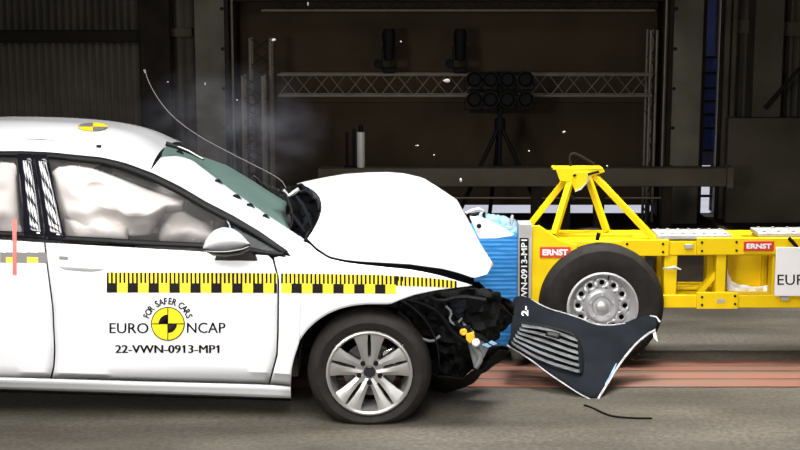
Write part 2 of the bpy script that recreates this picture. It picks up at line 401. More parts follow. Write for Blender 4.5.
# ------------------------------------------------------------------ background rig
def truss(name, label, a, b, h, rad, panels, depth=.22, m='alu', group=None, vertical=False, mb_=None):
    """box truss from a to b (a,b lower front chord)"""
    a = Vector(a); b = Vector(b); t = thing(name, label, 'truss', a, group)
    d = b - a
    e1 = Vector((1, 0, 0)) if vertical else Vector((0, 0, 1)); e2 = Vector((0, 1, 0))
    for u in (0, h):
        for v in (0, depth):
            q = MB(); q.tube([a + e1 * u + e2 * v, b + e1 * u + e2 * v], rad, 8); q.build('chord', m, t)
    for v in (0, depth):
        for k in range(panels):
            p = a + d * (k / panels); n_ = a + d * ((k + 1) / panels)
            s, e = (p, n_ + e1 * h) if (k + (v > 0)) % 2 == 0 else (p + e1 * h, n_)
            q = MB(); q.tube([s + e2 * v, e + e2 * v], rad * .42, 6); q.build('brace', mb_ or m, t)
    for v in (0, h):
        for k in range(0, panels + 1, 4):
            p = a + d * (k / panels) + e1 * v
            q = MB(); q.tube([p, p + e2 * depth], rad * .55, 6); q.build('cross_tie', m, t)
    return t
YT = 6.25
a = P(278, 96, YT); b = P(652, 96, YT); h = P(450, 75, YT).z - P(450, 96, YT).z
truss('lighting_truss', 'thin horizontal metal lighting truss crossing the dark door bay behind the car', a, b, h, .012, 22)
a = P(262, 10.5, YT); b = P(655, 10.5, YT)
truss('lighting_truss', 'upper horizontal truss at the very top edge of the dark door bay', a, b, h, .012, 16, mb_='steel_dark')  # unlit look of the braces put into their darker colour
def tower(px0, px1, top, y, label):
    a = P(px0, 110, y); x0 = a.x; wdt = P(px1, 110, y).x - x0; zt = P(px0, top, y).z
    return truss('truss_tower', label, (x0, y, 0), (x0, y, zt), wdt, .014, 14, depth=.2, vertical=True, mb_='steel_dark')  # only the chords look lit, so the braces get a darker colour
tower(251, 271, 38, 6.0, 'tall upright truss tower at the left end of the lighting truss')
tower(243, 263, 76, 5.6, 'shorter upright truss tower left of the taller tower beside the grey column')
tower(649, 655, 30, 6.5, 'narrow upright truss tower at the right end of the lighting truss')

# dark guard beam on posts in front of the bay
yb_ = 5.5
g = thing('guard_beam', 'long dark box beam on short posts behind the yellow trolley', 'beam', (P(560, 187, yb_).x, yb_, 0))
q = MB(); X0, X1, Z0, Z1 = boxpx(q, 318, 168.5, 727, 187, yb_, yb_ + .18); q.build('box_beam', 'concrete_dk', g, bevel=.012)
q = MB(); q.box((X1, yb_ - .01, Z0 - .01), (X1 + .06, yb_ + .19, Z1 + .01)); q.build('end_cap', 'concrete', g, bevel=.008)
for px in (345, 537, 566, 600, 668):
    x = P(px, 200, yb_).x; q = MB(); q.box((x - .045, yb_ + .03, 0), (x + .045, yb_ + .14, Z0)); q.build('post', 'steel_dark', g, bevel=.006)
q = MB(); q.tube([P(440, 198, yb_ + .1), P(560, 198, yb_ + .1), P(668, 198, yb_ + .1)], .008, 6); q.build('rail_wire', 'alu', g)

# tripod floodlight stand
yt = 5.9
top = P(500, 112, yt); hubp = P(500, 124, yt); fx = top.x
t = thing('floodlight_stand', 'black tripod floodlight stand holding two rows of lamps before the truss', 'light stand', (fx, yt, 0))
q = MB(); q.tube([(fx, yt, .55), (fx, yt, P(500, 72, yt).z)], .022, 10); q.build('mast', 'lampblack', t)
q = MB(); q.lathe((fx, yt, hubp.z), [(.0, -.05), (.05, -.05), (.05, .05), (.0, .05)], 'z', 12); q.build('collar', 'lampblack', t)
for dx, dy in ((-.46, -.2), (.46, -.15), (-.06, .5)):
    q = MB(); q.tube([(fx, yt, hubp.z), (fx + dx, yt + dy, .02)], .02, 8); q.build('leg', 'lampblack', t)
    q = MB(); q.tube([(fx, yt, .62), (fx + dx * .55, yt + dy * .55, .55)], .01, 6); q.build('leg_brace', 'lampblack', t)
for row in (74, 91, 112):
    z = P(500, row, yt).z; q = MB(); q.bar((P(470, row, yt).x, yt + .06, z), (P(530, row, yt).x, yt + .06, z), .03); q.build('crossbar', 'lampblack', t)
for row in (79, 99):
    for px in (474, 490, 507, 525):
        c = P(px, row, yt - .05)
        q = MB(); q.lathe(c, [(0, .09), (.04, .085), (.058, .05), (.072, -.02), (.078, -.09), (.066, -.09), (.05, -.04), (0, -.035)], 'y', 14)
        lh = q.build('lamp_head', 'lampblack', t)
        q = MB(); q.bar(c + Vector((-.085, .03, 0)), c + Vector((-.085, .03, -.1)), .012); q.bar(c + Vector((.085, .03, 0)), c + Vector((.085, .03, -.1)), .012); q.bar(c + Vector((-.085, .03, -.1)), c + Vector((.085, .03, -.1)), .012); q.build('yoke', 'lampblack', lh)
# two spotlights standing on the truss
for px, lab in ((389, 'dark stage spotlight on the truss, the left one of the pair'), (460, 'dark stage spotlight on the truss beside the tripod floodlights')):
    c = P(px, 74, YT + .1); t = thing('stage_spotlight', lab, 'spotlight', c, 'spotlights on the lighting truss')
    q = MB(); q.box(c + Vector((-.06, -.06, .012)), c + Vector((.06, .06, .06))); q.build('base', 'lampblack', t, bevel=.01)
    for s in (-1, 1):
        q = MB(); q.bar(c + Vector((s * .065, 0, .05)), c + Vector((s * .065, 0, .26)), .016, .05); q.build('yoke_arm', 'lampblack', t)
    q = MB(); q.lathe(c + Vector((0, 0, .26)), [(0, -.14), (.05, -.13), (.055, 0), (.065, .10), (.05, .16), (0, .16)], 'z', 16); q.build('lamp_body', 'lampblack', t)
    q = MB(); q.lathe(c + Vector((-.1, -.02, .10)), [(0, .05), (.03, .04), (.045, -.05), (.03, -.05), (0, -.03)], 'y', 12); lb = q.build('side_lamp', 'lampblack', t)
    q = MB(); q.bar(c + Vector((-.1, 0, .06)), c + Vector((0, 0, .04)), .012); q.build('bracket', 'lampblack', lb)
# white tube on the guard beam plus dark rods beside it
c = P(361, 168.5, yb_ + .08)
t = thing('tube_lamp', 'slim white tube with a black cap standing on the dark beam', 'lamp', (c.x, c.y, Z1 + .001))
zt = P(361, 132, yb_ + .08).z - Z1
q = MB(); q.lathe((c.x, c.y, Z1 + .001), [(0, 0), (.034, 0), (.036, .02), (.036, zt - .01), (.03, zt), (0, zt)], 'z', 16); q.build('tube', 'whitetube', t)
q = MB(); q.lathe((c.x, c.y, Z1 + zt), [(.0, 0), (.018, 0), (.022, .02), (.02, .05), (.012, .065), (0, .065)], 'z', 12); q.build('cap', 'lampblack', t)
for px, tp, lab in ((347, 134, 'thin dark rod upright on the beam, farther from the white tube'), (354, 131, 'thin dark rod upright on the beam right beside the white tube')):
    b0 = P(px, 168.5, yb_ + .08); ztp = P(px, tp, yb_ + .08).z
    q = MB(); q.lathe((b0.x, b0.y, Z1 + .001), [(0, 0), (.03, 0), (.03, .012), (.013, .02), (.013, ztp - Z1), (.008, ztp - Z1 + .02), (0, ztp - Z1 + .02)], 'z', 10); o = q.build('upright_rod', 'lampblack'); tag(o, lab, 'rod', 'rods beside the white tube')

# ================================================================== CAR
YC = 0.89
def ys(x, z):
    y = interp([(0.05, .20), (.16, .145), (.215, .105), (.274, .034), (.42, .012), (.55, 0), (.66, -.012), (.74, -.014), (.82, -.004), (.90, .018), (.95, .04), (1.0, .065), (1.38, .30), (1.5, .38)], z)
    if x > 0.02: y += (x - .02) ** 2 * .55
    if x < -2.9: y += (x + 2.9) ** 2 * .35
    return y
car = thing('hatchback_car', 'white crash-tested hatchback with checker tape and crumpled open bonnet', 'car', (-1.5, YC, 0))
def side(A, B, n, m, off=0.0, yo=None):
    return loft_px(A, B, n, m, lambda px, py, u, v: S(px, py, ys, off + (yo(u, v) if yo else 0)))
def mirror_y(rows, drop=0.0): return [[Vector((p.x, 2 * YC - p.y, p.z - drop)) for p in r] for r in rows]
def sidepart(name, m, rowsets, parent, solid=.012, both=True, drop=0.0):
    res = None
    for f in (False, True) if both else (False,):
        q = MB()
        for r in rowsets: q.grid(mirror_y(r, drop) if f else r)
        o = q.build(name, m, parent, solid=0)
        if solid:
            md = o.modifiers.new('solid', 'SOLIDIFY'); md.thickness = solid; md.offset = 0
        res = res or o
    return res

BL_U = [(-150, 163), (-60, 154.5), (0, 151.5), (20, 151.3), (50, 152.5), (85, 156), (100, 157.3), (124, 162.7), (153, 173.3), (180, 186.7), (206.7, 202.7), (233, 216), (260, 232), (287, 251), (291, 256)]
BL_L = [(-150, 168), (-60, 159), (0, 156), (20, 156), (50, 158), (85, 162), (100, 163.5), (124, 170), (153, 181.5), (180, 195), (204, 209), (229, 222), (255, 236.5), (280, 252), (284, 255.5)]
BELT_U = [(-150, 224), (-60, 228.5), (0, 231), (26, 232.5), (67, 236), (142, 240.5), (202, 243), (235, 246.5), (283, 253)]
BELT_L = [(-150, 229), (-60, 233.5), (0, 236), (26, 237.5), (67, 241), (142, 245.5), (202, 248), (235, 251), (286, 257)]

# doors, fender, sill, quarter
GAPF = [(45, 243), (46.5, 257.5), (53, 307), (55, 350), (54, 367), (51, 378)]
GAPR = [(269, 255.5), (273, 258), (278.5, 279), (278, 332), (277, 355), (269, 384)]
def shift(pts, dx): return [(a + dx, b) for a, b in pts]
fd = sidepart('front_door', 'paint', [side(shift(GAPF, .9), shift(GAPR, -.9), 22, 26)], car)
REARG = [(-118, 232), (-120, 262), (-112, 290), (-92, 330), (-80, 376)]
rd = sidepart('rear_door', 'paint', [side(shift(REARG, .9), shift(GAPF, -.9), 22, 16)], car)
ARCH = [(300, 340), (306, 331), (312, 325), (319, 319), (329, 313), (340, 308.5), (352, 305.5), (365, 304), (378, 303.8), (390, 304), (402, 299), (415, 294.5), (436, 290), (455, 287.5), (471, 285.5)]
FTOP = [(303, 242), (309, 243.5), (316, 250.5), (329, 258.8), (345, 262.4), (361, 264.6), (385, 267), (410, 269.5), (428, 272.8), (442, 276), (458, 281), (472, 285)]
FR_B = [(303, 242), (302.1, 270), (301, 306), (300, 340), (294, 358), (291.5, 369), (291, 386)]
sidepart('front_fender', 'paint', [side(shift([(285, 254)] + GAPR[1:], .9), FR_B, 24, 8), side(FTOP, ARCH, 44, 14)], car)
# quarter panel with rear arch
RA = [(-82, 376)] + [(-150 + 68 * math.cos(math.radians(t)), 360 - 68 * math.sin(math.radians(t))) for t in range(0, 181, 12)] + [(-218, 374), (-312, 372)]
QT = [(-118, 231), (-160, 228), (-230, 229), (-318, 240)]
q1 = side(shift(REARG, -.9), [(-118, 231)] + [(-121, 250), (-121, 280), (-118, 300)], 14, 2)
sidepart('rear_quarter', 'paint', [side(QT, RA[1:-2] + [(-218, 372), (-316, 372)], 50, 14)], car)
sidepart('sill', 'paint', [side([(-82, 375.5), (0, 378.5), (270, 385.5), (290.5, 387.5)], [(-82, 385), (0, 388), (200, 394), (291, 397.5)], 24, 4, -.035)], car)
sidepart('sill_underside', 'black', [side([(-82, 385), (0, 388), (291, 397.5)], [(-82, 388), (0, 391), (291, 400)], 12, 2, .05)], car)
# greenhouse frame, belt, pillars
sidepart('window_frame', 'black', [side(BL_U[:], BL_L[:], 60, 3, -.004)], car, drop=.16)
sidepart('belt_trim', 'black', [side(BELT_U, BELT_L, 40, 3, -.006)], car)
sidepart('c_pillar', 'paint', [side([(-118, 160), (-200, 172), (-262, 186)], [(-118, 231), (-230, 229), (-312, 240)], 14, 10)], car)
# B pillar covers, slightly crowned gloss black
def pil(a0, a1, b0, b1):
    def f(px, py, u, v):
        return S(px, py, ys, -.006 - .010 * math.sin(math.pi * u) - .006 * math.sin(math.pi * v))
    return loft_px([a0, a1], [b0, b1], 12, 6, f)
sidepart('pillar_cover', 'blackgloss', [pil((17.5, 154), (25, 236), (32.5, 154.5), (44, 238.5))], car)
sidepart('pillar_cover', 'blackgloss', [pil((33.5, 154.5), (45.5, 238.5), (47, 155), (66, 240))], car)
# side glass
FW_T = [(46, 156), (85, 160), (124, 168), (153, 179), (180, 193), (204, 207), (222, 217)]
FW_B = [(64, 238), (120, 241), (165, 243), (202, 245), (232, 248)]
sidepart('front_window', 'glass', [side(FW_T, FW_B, 24, 10, .012)], car, solid=.004)
sidepart('rear_window', 'glass', [side([(-118, 163), (-60, 158), (0, 155), (20, 155)], [(-118, 228), (-60, 231), (0, 234), (26, 235)], 16, 8, .012)], car, solid=.004)
sidepart('quarter_window', 'darkglass', [side([(231, 222), (255, 236), (281, 252)], [(236, 249), (260, 252), (284, 255)], 10, 5, .012)], car, solid=.004)
sidepart('window_divider', 'blackgloss', [side([(221, 214), (227, 224), (231, 249)], [(227, 217), (232, 226), (238, 250)], 10, 3, -.002)], car)

# A pillar (white) from roof to cowl
PA = [(150, 172), (180, 186.2), (206.7, 202), (233, 215.5), (260, 231.5), (287, 250.5), (293, 256), (303, 243)]
PB = [(161, 158), (178, 156.5), (193, 161.5), (228, 189), (251, 205), (273, 220), (290, 231), (304, 240)]
def apil(px, py, u, v):
    return S(px, py, ys, .005 + .085 * v ** 1.4)
sidepart('a_pillar', 'paint', [loft_px(PA, PB, 44, 8, apil)], car, drop=.16)

# roof: near rail, crown, far rail
RS = [(-270, 186, 152), (-200, 171, 135), (-130, 161, 124), (-60, 154.5, 118.5), (0, 151.5, 116), (30, 151.3, 116.2), (60, 153, 117.3), (85, 156, 119), (105, 158.4, 121.8), (124, 162.7, 126.2), (138, 167.5, 131.5), (150, 172, 138)]
CX = [-270, -200, -130, -60, 0, 30, 60, 85, 108, 132, 150, 166]
CY = [155, 138, 127, 121.5, 119, 119.2, 120.2, 121.8, 124.3, 129, 136, 146.5]
def roof_rows(dz=0.0, dy=0.0):
    rows_ = []
    near = resample([(a[0], a[1]) for a in RS], 40); cr = resample(list(zip(CX, CY)), 40)
    for (nx, ny), (kx, ky) in zip(near, cr):
        N = S(nx, ny, ys); C = P(kx, ky, .86); N.y += dy
        r = []
        for k in range(25):
            t = k / 12.0 - 1.0
            y = YC + t * (YC - N.y); s = abs(t)
            bl = 1 - s ** 2.2
            r.append(Vector((N.x + (C.x - N.x) * bl, y, N.z + (C.z - N.z) * min(1, bl * 1.04) + dz)))
        rows_.append(r)
    return rows_
RR = roof_rows()
q = MB(); q.grid(RR); rf = q.build('roof', 'paint', car)
q = MB(); q.grid([r[2:-2] for r in roof_rows(-.045)][1:-1]); q.build('headliner', 'lining', car)
# windscreen across the car
WN = [(162, 158.5), (178, 157.5), (193, 162.5), (228, 190), (251, 206), (273, 221), (291, 232)]
WC = [(167, 146), (180, 150.5), (196, 156.5), (226, 166), (249, 180), (273, 195), (287, 203.5)]
near = resample(WN, 24); cr = resample(WC, 24); rows_ = []
for i, ((nx, ny), (kx, ky)) in enumerate(zip(near, cr)):
    N = S(nx, ny, ys, .09); C = P(kx, ky, .84); r = []
    for k in range(17):
        t = k / 8.0 - 1; bl = 1 - abs(t) ** 2.0
        p = Vector((N.x + (C.x - N.x) * bl, YC + t * (YC - N.y), N.z + (C.z - N.z) * bl))
        p.z += .012 * noise.noise(p * 5.0) * bl - .15 * max(0, t)
        r.append(p)
    rows_.append(r)
q = MB(); q.grid(rows_); ws = q.build('windscreen', 'wshield', car, solid=-.006)
# shattered glazing bits along the lower edge of the screen
for px, py, L in ((176, 152, 8), (214, 181, 9), (232, 196, 10), (246, 205, 9), (262, 216, 8)):
    p = S(px, py, ys, .05); d = (S(px + L, py + L * .35, ys, .06) - p)
    q = MB(); q.prism([p, p + d, p + d * .6 + Vector((0, 0, .018)), p + d * .2 + Vector((0, 0, .012))], (0, .01, 0)); q.build('glass_shard', 'charcoal', ws)
# loose roof-front trim
q = MB(); q.tube([P(166, 143.5, .5), P(176, 146.5, .5), (P(190, 152.5, .5)), P(204, 160, .5)], [.014, .012, .009, .004], 6); q.build('loose_trim_strip', 'black', car)
q = MB(); q.tube([P(172, 144, .495), P(188, 150.5, .495), P(203, 159, .495)], [.003, .005, .003], 5); q.build('loose_trim_edge', 'silver', car)

# bonnet: crumpled up
HN = [(308, 238), (316, 246.5), (329, 255.5), (345, 259), (361, 261), (385, 262.4), (410, 263.4), (442, 268.5), (458, 273), (474, 278.5), (487, 274)]
HC = [(297, 184), (310, 181), (322, 178.4), (345, 174.2), (368, 172.2), (387, 171.8), (405, 173.5), (423, 177.8), (436, 185.5), (457, 199.5), (468.5, 220), (480, 243), (494, 265)]
near = resample(HN, 46); cr = resample(HC, 46); rows_ = []
for i, ((nx, ny), (kx, ky)) in enumerate(zip(near, cr)):
    u = i / 45.0
    N = P(nx, ny, .085 + .10 * u ** 3); C = P(kx, ky, .60 - .25 * u ** 3); r = []
    for k in range(13):
        t = k / 12.0; e = math.sin(t * math.pi / 2) ** 1.05
        p = Vector((N.x + (C.x - N.x) * t, N.y + (C.y - N.y) * t, N.z + (C.z - N.z) * e))
        p += Vector((.10 * math.sin(math.pi * t) * (1 - u) ** 6, 0, .006 * noise.noise(Vector((p.x * 3, p.y * 3, 1.7)))))
        r.append(p)
    for k in range(1, 13):
        t = k / 12.0
        F = Vector((C.x - .10 * u * t, C.y + (2 * YC - .12 - C.y) * t, C.z - (.12 + .10 * (1 - u)) * t - .14 * t ** 3 * (1 - .6 * u)))
        F.z += .03 * noise.noise(Vector((F.x * 4, F.y * 4, 5.2))) * t
        r.append(F)
    rows_.append(r)
q = MB(); q.grid(rows_); q.build('bonnet', 'paint', car, solid=-.005)
q = MB(); q.grid(loft_px([(305, 236), (329, 252), (361, 256), (410, 259), (442, 264), (472, 274)], [(305, 250), (329, 266), (361, 270), (410, 275), (442, 281), (474, 290)], 24, 4, lambda px, py, u, v: P(px, py, .125 + .12 * u ** 3))); q.build('bonnet_gap_liner', 'lampblack', car, solid=.005)
# torn bonnet corner pieces by the barrier
q = MB()
q.prism([P(470, 218, .62), P(483, 219.5, .66), P(500, 228, .7), P(513, 236, .72), (P(496, 238.5, .68)), P(479, 239, .62)], (0.0, .02, .01)); q.build('torn_bonnet_corner', 'paint', car, bevel=.003)
q = MB(); q.tube([P(466, 213, .7), P(472, 210, .7), P(479, 208.5, .7), P(483, 211, .72), P(480, 215, .72)], .008, 6); q.build('torn_bonnet_lip', 'paint', car)
q = MB(); q.tube([P(470, 215, .75), P(478, 213.5, .75), P(484, 213, .76), P(484, 219, .76)], .010, 6); q.build('wiring', 'black', car)
q = MB(); q.lathe(P(479, 226, .60), [(0, -.012), (.012, -.01), (.014, .0), (.01, .01)], 'y', 8); q.build('bump_stop', 'black', car)

# crumpled cowl
CA = [(279, 189), (284, 198), (290, 210), (291, 222), (288, 231)]
CB = [(300, 185), (311, 191), (319.5, 202), (321.5, 214), (317, 229), (307, 238)]
def cowl(px, py, u, v):
    p = P(px, py, .46 - .26 * u + .14 * math.sin(math.pi * v) - .02 * v)
    return p + Vector((0, .05, .02)) * noise.noise(Vector((px * .16, py * .16, 0)))
q = MB(); q.grid(loft_px(CA, CB, 26, 20, cowl)); cw = q.build('cowl', 'black', car, solid=-.012)
for pts in ([(296, 196), (303, 205), (309, 219), (312, 228)], [(300, 192), (306, 190), (313, 196)], [(292, 214), (298, 222), (305, 232)], [(305, 208), (309, 216), (307, 224)]):
    q = MB(); q.tube([P(a, b, .30 - .002 * (b - 190)) for a, b in pts], [.006] + [.011] * (len(pts) - 2) + [.004], 6); q.build('cowl_rib', 'charcoal', cw)
q = MB(); q.tube([P(x, y, .45) for x, y in ((283, 190), (288, 196), (293, 193), (299, 189))], .012, 6); q.build('wiper_arm', 'silver', cw)
q = MB(); q.tube([P(284, 236, .2), P(290, 238, .2), P(296, 232, .2)], .010, 6); q.build('wiper_end', 'black', cw)

# door mirror
def mirror_part(A, B, ynear, ydeep, name, m, par, n=16):
    def f(px, py, u, v):
        w = math.sin(math.pi * min(.98, max(.02, u))) ** .6 * math.sin(math.pi * min(.98, max(.02, v))) ** .6
        return P(px, py, ydeep + (ynear - ydeep) * w)
    def fb(px, py, u, v):
        w = math.sin(math.pi * min(.98, max(.02, u))) ** .6 * math.sin(math.pi * min(.98, max(.02, v))) ** .6
        return P(px, py, ydeep + .02 + .06 * w)
    q = MB(); q.grid(loft_px(A, B, n, n, f)); q.grid(loft_px(A, B, n, n, fb)); return q.build(name, m, par, ang=70)
mc = mirror_part([(203, 247), (206, 239), (213, 231), (222, 227.5), (232, 228), (241, 234), (249.5, 243)], [(203.5, 249), (212, 250.5), (228, 250.5), (242, 248), (249.5, 244.5)], -.20, -.10, 'mirror_cap', 'paint', car)
mirror_part([(203.5, 248.5), (212, 250), (228, 250), (242, 247.5), (250, 244)], [(204.5, 251), (212, 255.5), (224, 257), (240, 255), (250, 250)], -.19, -.10, 'mirror_base', 'black', mc)
q = MB(); q.grid(loft_px([(206, 250.6), (214, 251.2), (228, 251.0), (242, 248.6), (249, 246)], [(206, 251.2), (214, 252.1), (228, 252.0), (242, 249.5), (249, 246.8)], 12, 3, lambda px, py, u, v: P(px, py, -.198 + .07 * abs(u - .5)))); q.build('mirror_highlight', 'grey', mc, solid=.004)  # thin highlight under the cap, put in as a pale strip
q = MB(); q.prism([P(232, 253, -.09), P(252, 252, -.06), P(259, 262, .01), P(214, 261, .01), P(216, 256, -.06)], (0, .05, .0)); q.build('mirror_arm', 'black', car, bevel=.006)
# door handle
def handle(x0, x1, y0, y1, par):
    q = MB()
    def f(px, py, u, v): return S(px, py, ys, -.004 - .045 * (math.sin(math.pi * u) ** .4) * (math.sin(math.pi * v) ** .7))
    q.grid(loft_px([(x0, (y0 + y1) / 2 - 1), (x0 + 6, y0), (x1 - 10, y0 + 1.5), (x1, y0 + 5)], [(x0, (y0 + y1) / 2), (x0 + 8, y1 - 2), (x1 - 12, y1), (x1, y1 - 2)], 18, 8, f))
    return q.build('door_handle', 'paint', par)
handle(58, 105, 261.5, 272.5, fd)
handle(-106, -62, 256, 267, rd)
q = MB(); q.grid(loft_px([(66, 271.5), (84, 273.6), (104, 271.5)], [(68, 273.4), (86, 275.6), (103, 273.6)], 8, 2, lambda px, py, u, v: S(px, py, ys, -.006))); q.build('handle_shade', 'greyprint', fd)  # shade below the handle, put in as a grey strip

# roof fixings and target mark on the roof
def on_roof(px, py):
    """point of the roof skin seen at this pixel"""
    d = ray(px, py); o = Vector((0, CAM_Y, CAM_H)); best = None
    for i in range(len(RR) - 1):
        for k in range(12):
            tri = (RR[i][k], RR[i + 1][k], RR[i + 1][k + 1], RR[i][k + 1])
            from mathutils.geometry import intersect_ray_tri
            for t3 in ((tri[0], tri[1], tri[2]), (tri[0], tri[2], tri[3])):
                h_ = intersect_ray_tri(t3[0], t3[1], t3[2], d, o, True)
                if h_ is not None and (best is None or (h_ - o).length < (best - o).length): best = h_
    return best
q = MB(); pc = on_roof(93, 127.5)
for k in range(4):
    a0 = k * math.pi / 2
    ring = [on_roof(93 + 15 * math.cos(a0 + t * math.pi / 12), 127.5 - 4.2 * math.sin(a0 + t * math.pi / 12)) for t in range(7)]
    if pc is not None and all(r is not None for r in ring):
        q.add([p + Vector((0, -.002, .005)) for p in [pc] + ring], [(0, t + 1, t + 2) for t in range(6)], k % 2)
if q.v: q.build('roof_target', ['yellowprint', 'greyprint'], rf)
pt = on_roof(99, 147)
if pt is not None:
    q = MB(); q.box(pt + Vector((-.012, -.012, -.004)), pt + Vector((.012, .004, .012))); q.build('roof_fixing', 'black', rf, bevel=.002)
for (a, b), (c, d) in (((19, 139), (60, 141)), ((126, 151), (156, 160))):
    p0, p1 = on_roof(a, b), on_roof(c, d)
    if p0 is not None and p1 is not None:
        q = MB(); q.tube([p0, (p0 + p1) / 2 + Vector((0, -.003, .004)), p1], [.001, .0025, .001], 5); q.build('roof_seam', 'greyprint', rf)

# interior: airbags, seats, dashboard, steering wheel
def airbag(A, B, ybase, amp, name, seed):
    def f(px, py, u, v):
        w = (math.sin(math.pi * min(1, max(0, u))) ** .5) * (math.sin(math.pi * v) ** .5)
        nb = noise.noise(Vector((px * .030, py * .045, seed))) + .22 * noise.noise(Vector((px * .08, py * .09, seed + 3)))
        return P(px, py, ybase - amp * w * (1 + .75 * nb))
    def fb(px, py, u, v):
        w = (math.sin(math.pi * u) ** .5) * (math.sin(math.pi * v) ** .5)
        return P(px, py, ybase + amp * .8 * w)
    q = MB(); q.grid(loft_px(A, B, 46, 28, f)); q.grid(loft_px(A, B, 46, 28, fb)); return q.build(name, 'airbag', car, ang=80)
airbag([(52, 172), (58, 167), (72, 165), (92, 168), (112, 175), (132, 183), (152, 191), (170, 196), (186, 201)], [(60, 226), (68, 236), (84, 240), (100, 240), (120, 237), (150, 235), (158, 223), (165, 213), (184, 210)], .28, .13, 'curtain_airbag', 1.0)
airbag([(62, 212), (80, 206), (104, 214), (128, 226)], [(66, 240), (84, 243), (104, 244), (128, 243)], .24, .08, 'side_airbag', 4.0)
airbag([(-110, 172), (-50, 165), (0, 162), (16, 163)], [(-110, 230), (-50, 236), (0, 236), (22, 236)], .30, .09, 'rear_curtain_airbag', 8.0)
airbag([(160, 214), (182, 210), (205, 222), (222, 234)], [(158, 246), (182, 248), (205, 249), (224, 250)], .42, .10, 'dashboard_airbag', 12.0)
q = MB()
def farbag(px, py, u, v):
    p = P(px, py, 1.42); p.y -= .08 * math.sin(math.pi * v) ** .5 * (1 + noise.noise(Vector((px * .06, py * .08, 20)))); return p
q.grid(loft_px([(-110, 170), (0, 160), (90, 162), (150, 180), (215, 205)], [(-110, 246), (0, 250), (90, 252), (150, 252), (215, 252)], 40, 16, farbag)); q.build('far_curtain_airbag', 'airbag', car, solid=.03)
def seat(x):
    for y in (.28, 1.02):
        q = MB(); q.box((x - .25, y, .34), (x + .27, y + .48, .50)); q.build('seat_cushion', 'lining', car, bevel=.05)
        q = MB(); q.prism([(x - .22, y + .02, .45), (x - .06, y + .02, .45), (x - .22, y + .02, .98), (x - .33, y + .02, .98)], (0, .44, 0)); q.build('seat_back', 'lining', car, bevel=.04)
        q = MB(); q.box((x - .36, y + .1, 1.0), (x - .25, y + .38, 1.18)); q.build('headrest', 'lining', car, bevel=.04)
seat(-1.45); seat(-2.35)
q = MB(); q.prism([(-.78, .16, .55), (-.50, .16, .55), (-.50, .16, .93), (-.70, .16, .92), (-.82, .16, .78)], (0, 1.46, 0)); q.build('dashboard', 'lining', car, bevel=.02)
q = MB(); c0 = Vector((-1.0, 1.28, .80)); q.tube([c0 + Vector((.06 * math.sin(a), .18 * math.cos(a), .17 * math.sin(a))) for a in [k * math.pi / 12 for k in range(25)]], .015, 8); sw = q.build('steering_wheel', 'black', car)
q = MB(); q.tube([c0, c0 + Vector((.3, 0, -.12))], .03, 8); q.build('steering_column', 'black', sw)
# floor pan, firewall, wheel wells
q = MB(); q.box((-3.35, .12, .20), (-.60, 1.66, .27)); q.build('floor_pan', 'black', car, bevel=.02)
q = MB(); q.box((-.58, .16, .22), (-.53, 1.62, .84)); q.build('firewall', 'lining', car)
for s in (0, 1):
    q = MB(); y0_, y1_ = (.06, .34) if s == 0 else (1.44, 1.72); n = 20; r0 = .355
    q.grid([[Vector((-.157 + r0 * math.cos(a), y, .325 + r0 * math.sin(a))) for a in [math.radians(-5 + 190 * k / n) for k in range(n + 1)]] for y in (y0_, y1_)])
    q.add([(-.157 + r0 * math.cos(math.radians(-5 + 190 * k / n)), y1_ if s == 0 else y0_, .325 + r0 * math.sin(math.radians(-5 + 190 * k / n))) for k in range(n + 1)], [tuple(range(n + 1))])
    q.build('arch_liner', 'black', car, solid=.006)
    q = MB(); xc = -2.79
    q.grid([[Vector((xc + r0 * math.cos(a), y, .37 + r0 * math.sin(a))) for a in [math.radians(-5 + 190 * k / n) for k in range(n + 1)]] for y in (y0_, y1_)])
    q.build('arch_liner', 'black', car, solid=.006)
# tail: tailgate, rear bumper, lamps
q = MB(); rows_ = []
for px, py, cpx, cpy in ((-270, 186, -272, 152), (-290, 210, -292, 190), (-312, 240, -316, 232), (-316, 300, -322, 300), (-312, 334, -324, 336)):
    N = S(px, py, ys, .03); C = P(cpx, cpy, YC); rows_.append([Vector((N.x + (C.x - N.x) * (1 - abs(t) ** 2.4), YC + t * (YC - N.y), N.z + (C.z - N.z) * (1 - t * t))) for t in [k / 8 - 1 for k in range(17)]])
q.grid(rows_[2:]); q.build('tailgate', 'paint', car, solid=.012)
q = MB(); q.grid(rows_[:3]); q.build('rear_screen', 'wshield', car, solid=.006)
q = MB(); rows_ = []
for px, py in ((-312, 336), (-320, 350), (-318, 372), (-300, 386)):
    N = S(px, py, ys, .01); rows_.append([Vector((N.x - .10 * (1 - abs(t) ** 2.4), YC + t * (YC - N.y), N.z)) for t in [k / 8 - 1 for k in range(17)]])
q.grid(rows_); q.build('rear_bumper', 'paint', car, solid=.012)
for s in (-1, 1):
    c = S(-306, 262, ys, -.005); yy = c.y if s < 0 else 2 * YC - c.y
    q = MB(); q.box((c.x - .05, min(yy, yy - s * .14), c.z - .06), (c.x + .08, max(yy, yy - s * .14), c.z + .06)); q.build('tail_lamp', 'redtape', car, bevel=.015)

